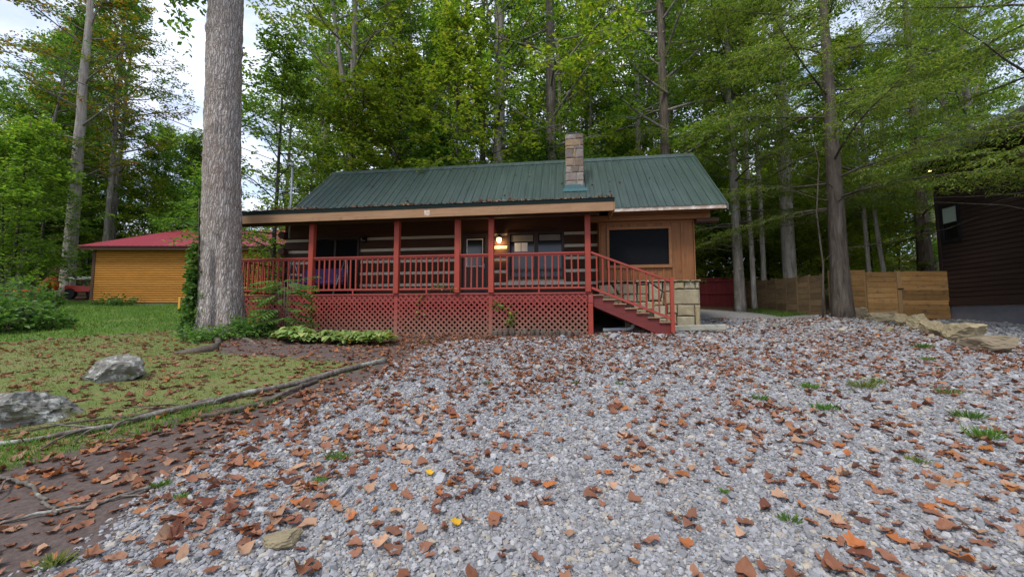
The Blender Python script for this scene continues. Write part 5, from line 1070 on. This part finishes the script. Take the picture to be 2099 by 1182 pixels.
blades(90000, LAWN, (-32, -8, 8, 22.5), 0.04, 0.11, 0.012, 'grass_bright', 'bright green lawn before the yellow shed', 1)
blades(80000, OLIVE, (-15, -2.2, 1.5, 10.2), 0.015, 0.05, 0.006, 'grass_olive', 'short olive grass around the boulders', 2)
GS = [(-3.3, 4.55), (-3.7, 4.35), (-4.6, 3.55), (-5.5, 3.0), (-4.6, 2.4), (-3.9, 3.0), (-3.5, 3.6), (-2.9, 4.4), (-2.75, 4.9)]
blades(16000, GS, (-5.6, -2.6, 2.3, 5), 0.03, 0.09, 0.005, 'grass_bright', 'bright green grass strip beside the fallen branch', 3)
blades(9000, [(9.6, 14.0), (10.8, 14.2), (10.8, 17), (9.9, 16.5)], (9, 11, 14, 17), 0.05, 0.14, 0.01, 'grass_bright', 'rough grass below the weathered fence', 4)
# ---------------------------------------------------------------- gravel (instanced stones)
def gravel():
    r = np.random.default_rng(12); P = []
    for (y0, y1, x0, x1, dens, sz) in ((1.0, 3.2, -2.6, 6.2, 5200, .0095), (3.2, 5.0, -2.7, 9.2, 2300, .0122), (5.0, 8.0, -2.3, 13.5, 800, .0165), (8.0, 13.2, -2.2, 16, 190, .026)):
        n = int((y1-y0)*(x1-x0)*dens); x = r.uniform(x0, x1, n); y = r.uniform(y0, y1, n); q = soft(GE, x, y, 0.5); k = (r.random(n) < np.clip(q*1.6-0.25, 0, 1)) & (np.abs(x) < y*1.55+1.6)
        P.append(np.stack([x[k], y[k], gz(x[k], y[k]), sz*r.lognormal(0, .38, k.sum())], 1))
    P = np.concatenate(P); n = len(P); me = bpy.data.meshes.new('gravel'); me.vertices.add(n); co = P[:, :3].copy(); co[:, 2] += P[:, 3]*r.uniform(-0.05, 0.45, n)
    me.vertices.foreach_set('co', co.astype(np.float32).ravel())
    a = me.attributes.new('sc', 'FLOAT_VECTOR', 'POINT'); a.data.foreach_set('vector', (P[:, 3:4]*np.stack([r.uniform(.8, 1.35, n), r.uniform(.7, 1.1, n), r.uniform(.45, .8, n)], 1)).astype(np.float32).ravel())
    a = me.attributes.new('ro', 'FLOAT_VECTOR', 'POINT'); a.data.foreach_set('vector', np.stack([r.normal(0, .35, n), r.normal(0, .35, n), r.uniform(0, 6.28, n)], 1).astype(np.float32).ravel())
    a = me.attributes.new('pk', 'INT', 'POINT'); a.data.foreach_set('value', r.integers(0, 8, n).astype(np.int32))
    me.materials.append(M['gravel_stone']); o = obj('gravel', me)
    ng = bpy.data.node_groups.new('gravel_stones', 'GeometryNodeTree'); ng.interface.new_socket('Geometry', in_out='INPUT', socket_type='NodeSocketGeometry'); ng.interface.new_socket('Geometry', in_out='OUTPUT', socket_type='NodeSocketGeometry')
    N = ng.nodes.new; Lk = ng.links.new; gi = N('NodeGroupInput'); go = N('NodeGroupOutput'); jn = N('GeometryNodeJoinGeometry')
    for k in range(8):
        ic = N('GeometryNodeMeshIcoSphere'); ic.inputs['Radius'].default_value = 1; ic.inputs['Subdivisions'].default_value = 2 if k < 4 else 1
        ps = N('GeometryNodeSetPosition'); nt = N('ShaderNodeTexNoise'); nt.noise_dimensions = '4D'; nt.inputs['W'].default_value = k*7.3; nt.inputs['Scale'].default_value = 0.9; nt.inputs['Detail'].default_value = 1
        sb = N('ShaderNodeVectorMath'); sb.operation = 'SUBTRACT'; sb.inputs[1].default_value = (.5, .5, .5); scn_ = N('ShaderNodeVectorMath'); scn_.operation = 'SCALE'; scn_.inputs['Scale'].default_value = 1.7
        Lk(nt.outputs['Color'], sb.inputs[0]); Lk(sb.outputs[0], scn_.inputs[0]); Lk(ic.outputs['Mesh'], ps.inputs['Geometry']); Lk(scn_.outputs[0], ps.inputs['Offset'])
        mt_ = N('GeometryNodeSetMaterial'); mt_.inputs['Material'].default_value = M['gravel_stone']; Lk(ps.outputs[0], mt_.inputs[0]); gin = N('GeometryNodeGeometryToInstance'); Lk(mt_.outputs[0], gin.inputs[0]); Lk(gin.outputs[0], jn.inputs[0])
    ip = N('GeometryNodeInstanceOnPoints'); ip.inputs['Pick Instance'].default_value = True; Lk(gi.outputs[0], ip.inputs['Points']); Lk(jn.outputs[0], ip.inputs['Instance'])
    for nm, dt, sock in (('pk', 'INT', 'Instance Index'), ('ro', 'FLOAT_VECTOR', 'Rotation'), ('sc', 'FLOAT_VECTOR', 'Scale')):
        na = N('GeometryNodeInputNamedAttribute'); na.data_type = dt; na.inputs['Name'].default_value = nm
        if sock == 'Rotation':
            er = N('FunctionNodeEulerToRotation'); Lk(na.outputs[0], er.inputs[0]); Lk(er.outputs[0], ip.inputs[sock])
        else: Lk(na.outputs[0], ip.inputs[sock])
    Lk(ip.outputs[0], go.inputs[0]); md = o.modifiers.new('stones', 'NODES'); md.node_group = ng
    tag(o, 'loose grey gravel covering the driveway', 'gravel', kind='stuff'); return n
n_grav = gravel()
# ---------------------------------------------------------------- fallen leaves
def leafshape(seed, L):
    r = np.random.default_rng(seed); lob = [(0, 0.95), (0.35, 0.72), (0.75, 0.50), (1.2, 0.44), (1.7, 0.45), (2.2, 0.55), (2.7, 0.80), (3.14, 1.05)] if seed % 3 == 2 else [(0, 0.22), (0.5, 0.62), (0.85, 0.58), (1.2, 0.86), (1.6, 0.66), (1.95, 0.84), (2.5, 0.70), (3.14, 0.98)]; n = len(lob); pts = []
    for a, q in lob: pts.append((a, q*r.uniform(.85, 1.12)))
    for a, q in lob[-2:0:-1]: pts.append((2*math.pi-a, q*r.uniform(.85, 1.12)))
    o = np.array([[-math.cos(a)*q, math.sin(a)*q] for a, q in pts])*L*0.55; inner = o*0.5; c1, c2, ph, tw = r.uniform(-0.9, 1.2), r.uniform(-0.35, 0.45), r.uniform(0, 3.14), r.normal(0, .3)
    P = np.concatenate([[[0, 0]], inner, o]); x = P[:, 0]*math.cos(ph)+P[:, 1]*math.sin(ph); y = -P[:, 0]*math.sin(ph)+P[:, 1]*math.cos(ph); z = (c1*x*x+c2*y*y)/L*1.5+tw*x*y/L*2+r.normal(0, .05, len(P))*L
    V = np.column_stack([P, z-z.min()]); k = len(o); F = []
    for i in range(k):
        j = (i+1) % k; F += [(0, 1+i, 1+j), (1+i, 1+k+i, 1+k+j), (1+i, 1+k+j, 1+j)]
    return V, np.array(F)
LS = [leafshape(i, 1.0) for i in range(14)]
def litter_field(n, seed):
    r = np.random.default_rng(seed); y = 1.2+r.random(n)**0.75*12.1; x = (y+0.6)*r.uniform(-1.75, 1.75, n); g = inpoly(GE, x, y)
    c = 0.5+0.5*np.sin(x*1.3+1.9*np.sin(y*.9+.5))*np.sin(y*1.9+1.1*np.sin(x*1.2)); c2 = 0.5+0.5*np.sin(x*4.1+y*2.0)*np.sin(y*3.7-x)
    c = np.clip(c*1.25, 0, 1)**1.5; ed = pdist(GE[1:14], x, y); dens = np.where(g, 0.10+0.75*c*c2+0.30*(0.4+0.6*c)*sm(4.2, 7.5, y)+0.35*sm(1.2, 0.1, ed), 0.55+0.40*c*c2)
    hf = (x-1.958)*math.sin(TH)+(y-10)*math.cos(TH); dens = dens+0.55*sm(-3.2, -0.6, hf)*(x < 4.0)*(x > -6.6); dens = dens*np.where(inpoly(LAWN, x, y), 0.10, 1.0)
    dens = np.where((x < -3.4) & ~g & (y > 3.8), dens*0.42, dens); dens = dens*np.where(y < 3.6, 0.8, 1.0)
    k = (r.random(n) < dens) & ~((hf > -0.05) & (x > -8.5) & (x < 2.6)) & ~((hf > 1.0) & (x < 6.2) & (x > -8)) & ~((x > 11.6) & (y < 13))
    x, y = x[k], y[k]; m = len(x); return x, y, np.stack([r.normal(0, .17, m), r.normal(0, .17, m), r.uniform(0, 6.28, m)], 1), np.clip(r.lognormal(-2.60, .30, m), .038, .112), r
lx, ly, lrot, lsz, r_ = litter_field(47000, 21)
app = lsz/np.hypot(lx, ly); infr = (np.abs(lx)/ly < 1.25) & (ly > 2.15); order = np.argsort(-np.where(infr, app, 0)); near = order[:300]; rest = order[300:]
LMESH = {}
def lmesh(i, mat):
    if (i, mat) not in LMESH: LMESH[(i, mat)] = npmesh('fallen_leaf', LS[i][0], LS[i][1], mat, True)
    return LMESH[(i, mat)]
kinds = [('litter_brown', 'curled brown fallen leaf'), ('litter_brown', 'curled brown fallen leaf'), ('litter_tan', 'pale tan fallen leaf'), ('litter_orange', 'rusty orange fallen leaf'), ('litter_tan', 'pale tan fallen leaf'), ('litter_dark', 'dark maroon fallen leaf'), ('litter_brown', 'curled brown fallen leaf')]
og = inpoly(GE, lx, ly)
for i in near:
    mt_, lb = kinds[rnd.randrange(len(kinds))]; pu = lx[i]/ly[i]; place = ('on gravel at lower ' + ('left' if pu < -0.35 else 'right' if pu > 0.42 else 'centre')) if og[i] else 'on dark soil at lower left'
    o = obj('fallen_leaf', lmesh(rnd.randrange(14), mt_), None, (lx[i], ly[i], gzf(lx[i], ly[i])+(0.018 if og[i] else 0.004)), tuple(lrot[i])); s = lsz[i]*1.12; o.scale = (s, s, s*rnd.uniform(.6, 1.1)); tag(o, f'{lb} lying {place}', 'leaf', lb.replace('leaf', 'leaves')+' '+place)
for x, y, lb in ((-0.62, 3.0, 'bright yellow leaf on the gravel left of centre'), (-0.34, 2.42, 'golden yellow leaf on the near gravel at centre'), (2.0, 2.48, 'yellow and red leaf on near right gravel')):
    o = obj('fallen_leaf', lmesh(3, 'litter_yellow'), None, (x, y, gzf(x, y)+0.025), (0.2, 0.1, 1.0+x)); o.scale = (0.085,)*3; tag(o, lb, 'leaf')
def litter_mesh(name, x, y, z, rot, s, mat, label, r):
    VV, FF, off = [], [], 0
    for i in range(len(x)):
        V, F = LS[r.integers(14)]; a, b, c = rot[i]; Rm = np.array(Matrix.Rotation(c, 3, 'Z') @ Matrix.Rotation(a, 3, 'X') @ Matrix.Rotation(b, 3, 'Y'))
        VV.append((V*s[i]) @ Rm.T+[x[i], y[i], z[i]]); FF.append(F+off); off += len(V)
    tag(obj(name, npmesh(name, np.concatenate(VV), np.concatenate(FF), mat, True)), label, 'leaves', kind='stuff')
litter_mesh('leaf_litter', lx[rest], ly[rest], gz(lx[rest], ly[rest])+np.where(og[rest], 0.018, 0.004), lrot[rest], lsz[rest]*1.1, 'litter_mixed', 'brown fallen leaves strewn over gravel and grass', r_)
# leaves caught on the roof edge and scattered on the roof
n = 520; hx = r_.uniform(-10.3, 0.6, n); hy = -0.47+np.abs(r_.normal(0, .16, n)); hz = 3.46+(hy+0.45)*0.213+r_.random(n)*0.035*(1+np.sin(hx*2.1)); W = np.array([H(a, b, c) for a, b, c in zip(hx, hy, hz)])
n2 = 46; hx = r_.uniform(-8.6, 3.3, n2); hy = r_.uniform(0.8, 2.8, n2)**1.0; W2_ = np.array([H(a, b, RZ(b)+0.012) for a, b in zip(hx, hy)]); W = np.concatenate([W, W2_]); n += n2
litter_mesh('roof_leaves', W[:, 0], W[:, 1], W[:, 2], np.stack([r_.normal(.3, .3, n), r_.normal(0, .3, n), r_.uniform(0, 6.28, n)], 1), r_.uniform(.05, .10, n), 'litter_mixed', 'dry brown leaves caught along the porch roof edge', r_)
n = 60; tx = r_.integers(0, 7, n); W = np.array([H(0.14+0.275*t+a*.2, b, 1.085-0.115*t) for t, a, b in zip(tx, r_.random(n), r_.uniform(.05, .95, n))])
litter_mesh('stair_leaves', W[:, 0], W[:, 1], W[:, 2], np.stack([r_.normal(0, .2, n), r_.normal(0, .2, n), r_.uniform(0, 6.28, n)], 1), r_.uniform(.05, .09, n), 'litter_mixed', 'dry leaves lying on the stair treads', r_)
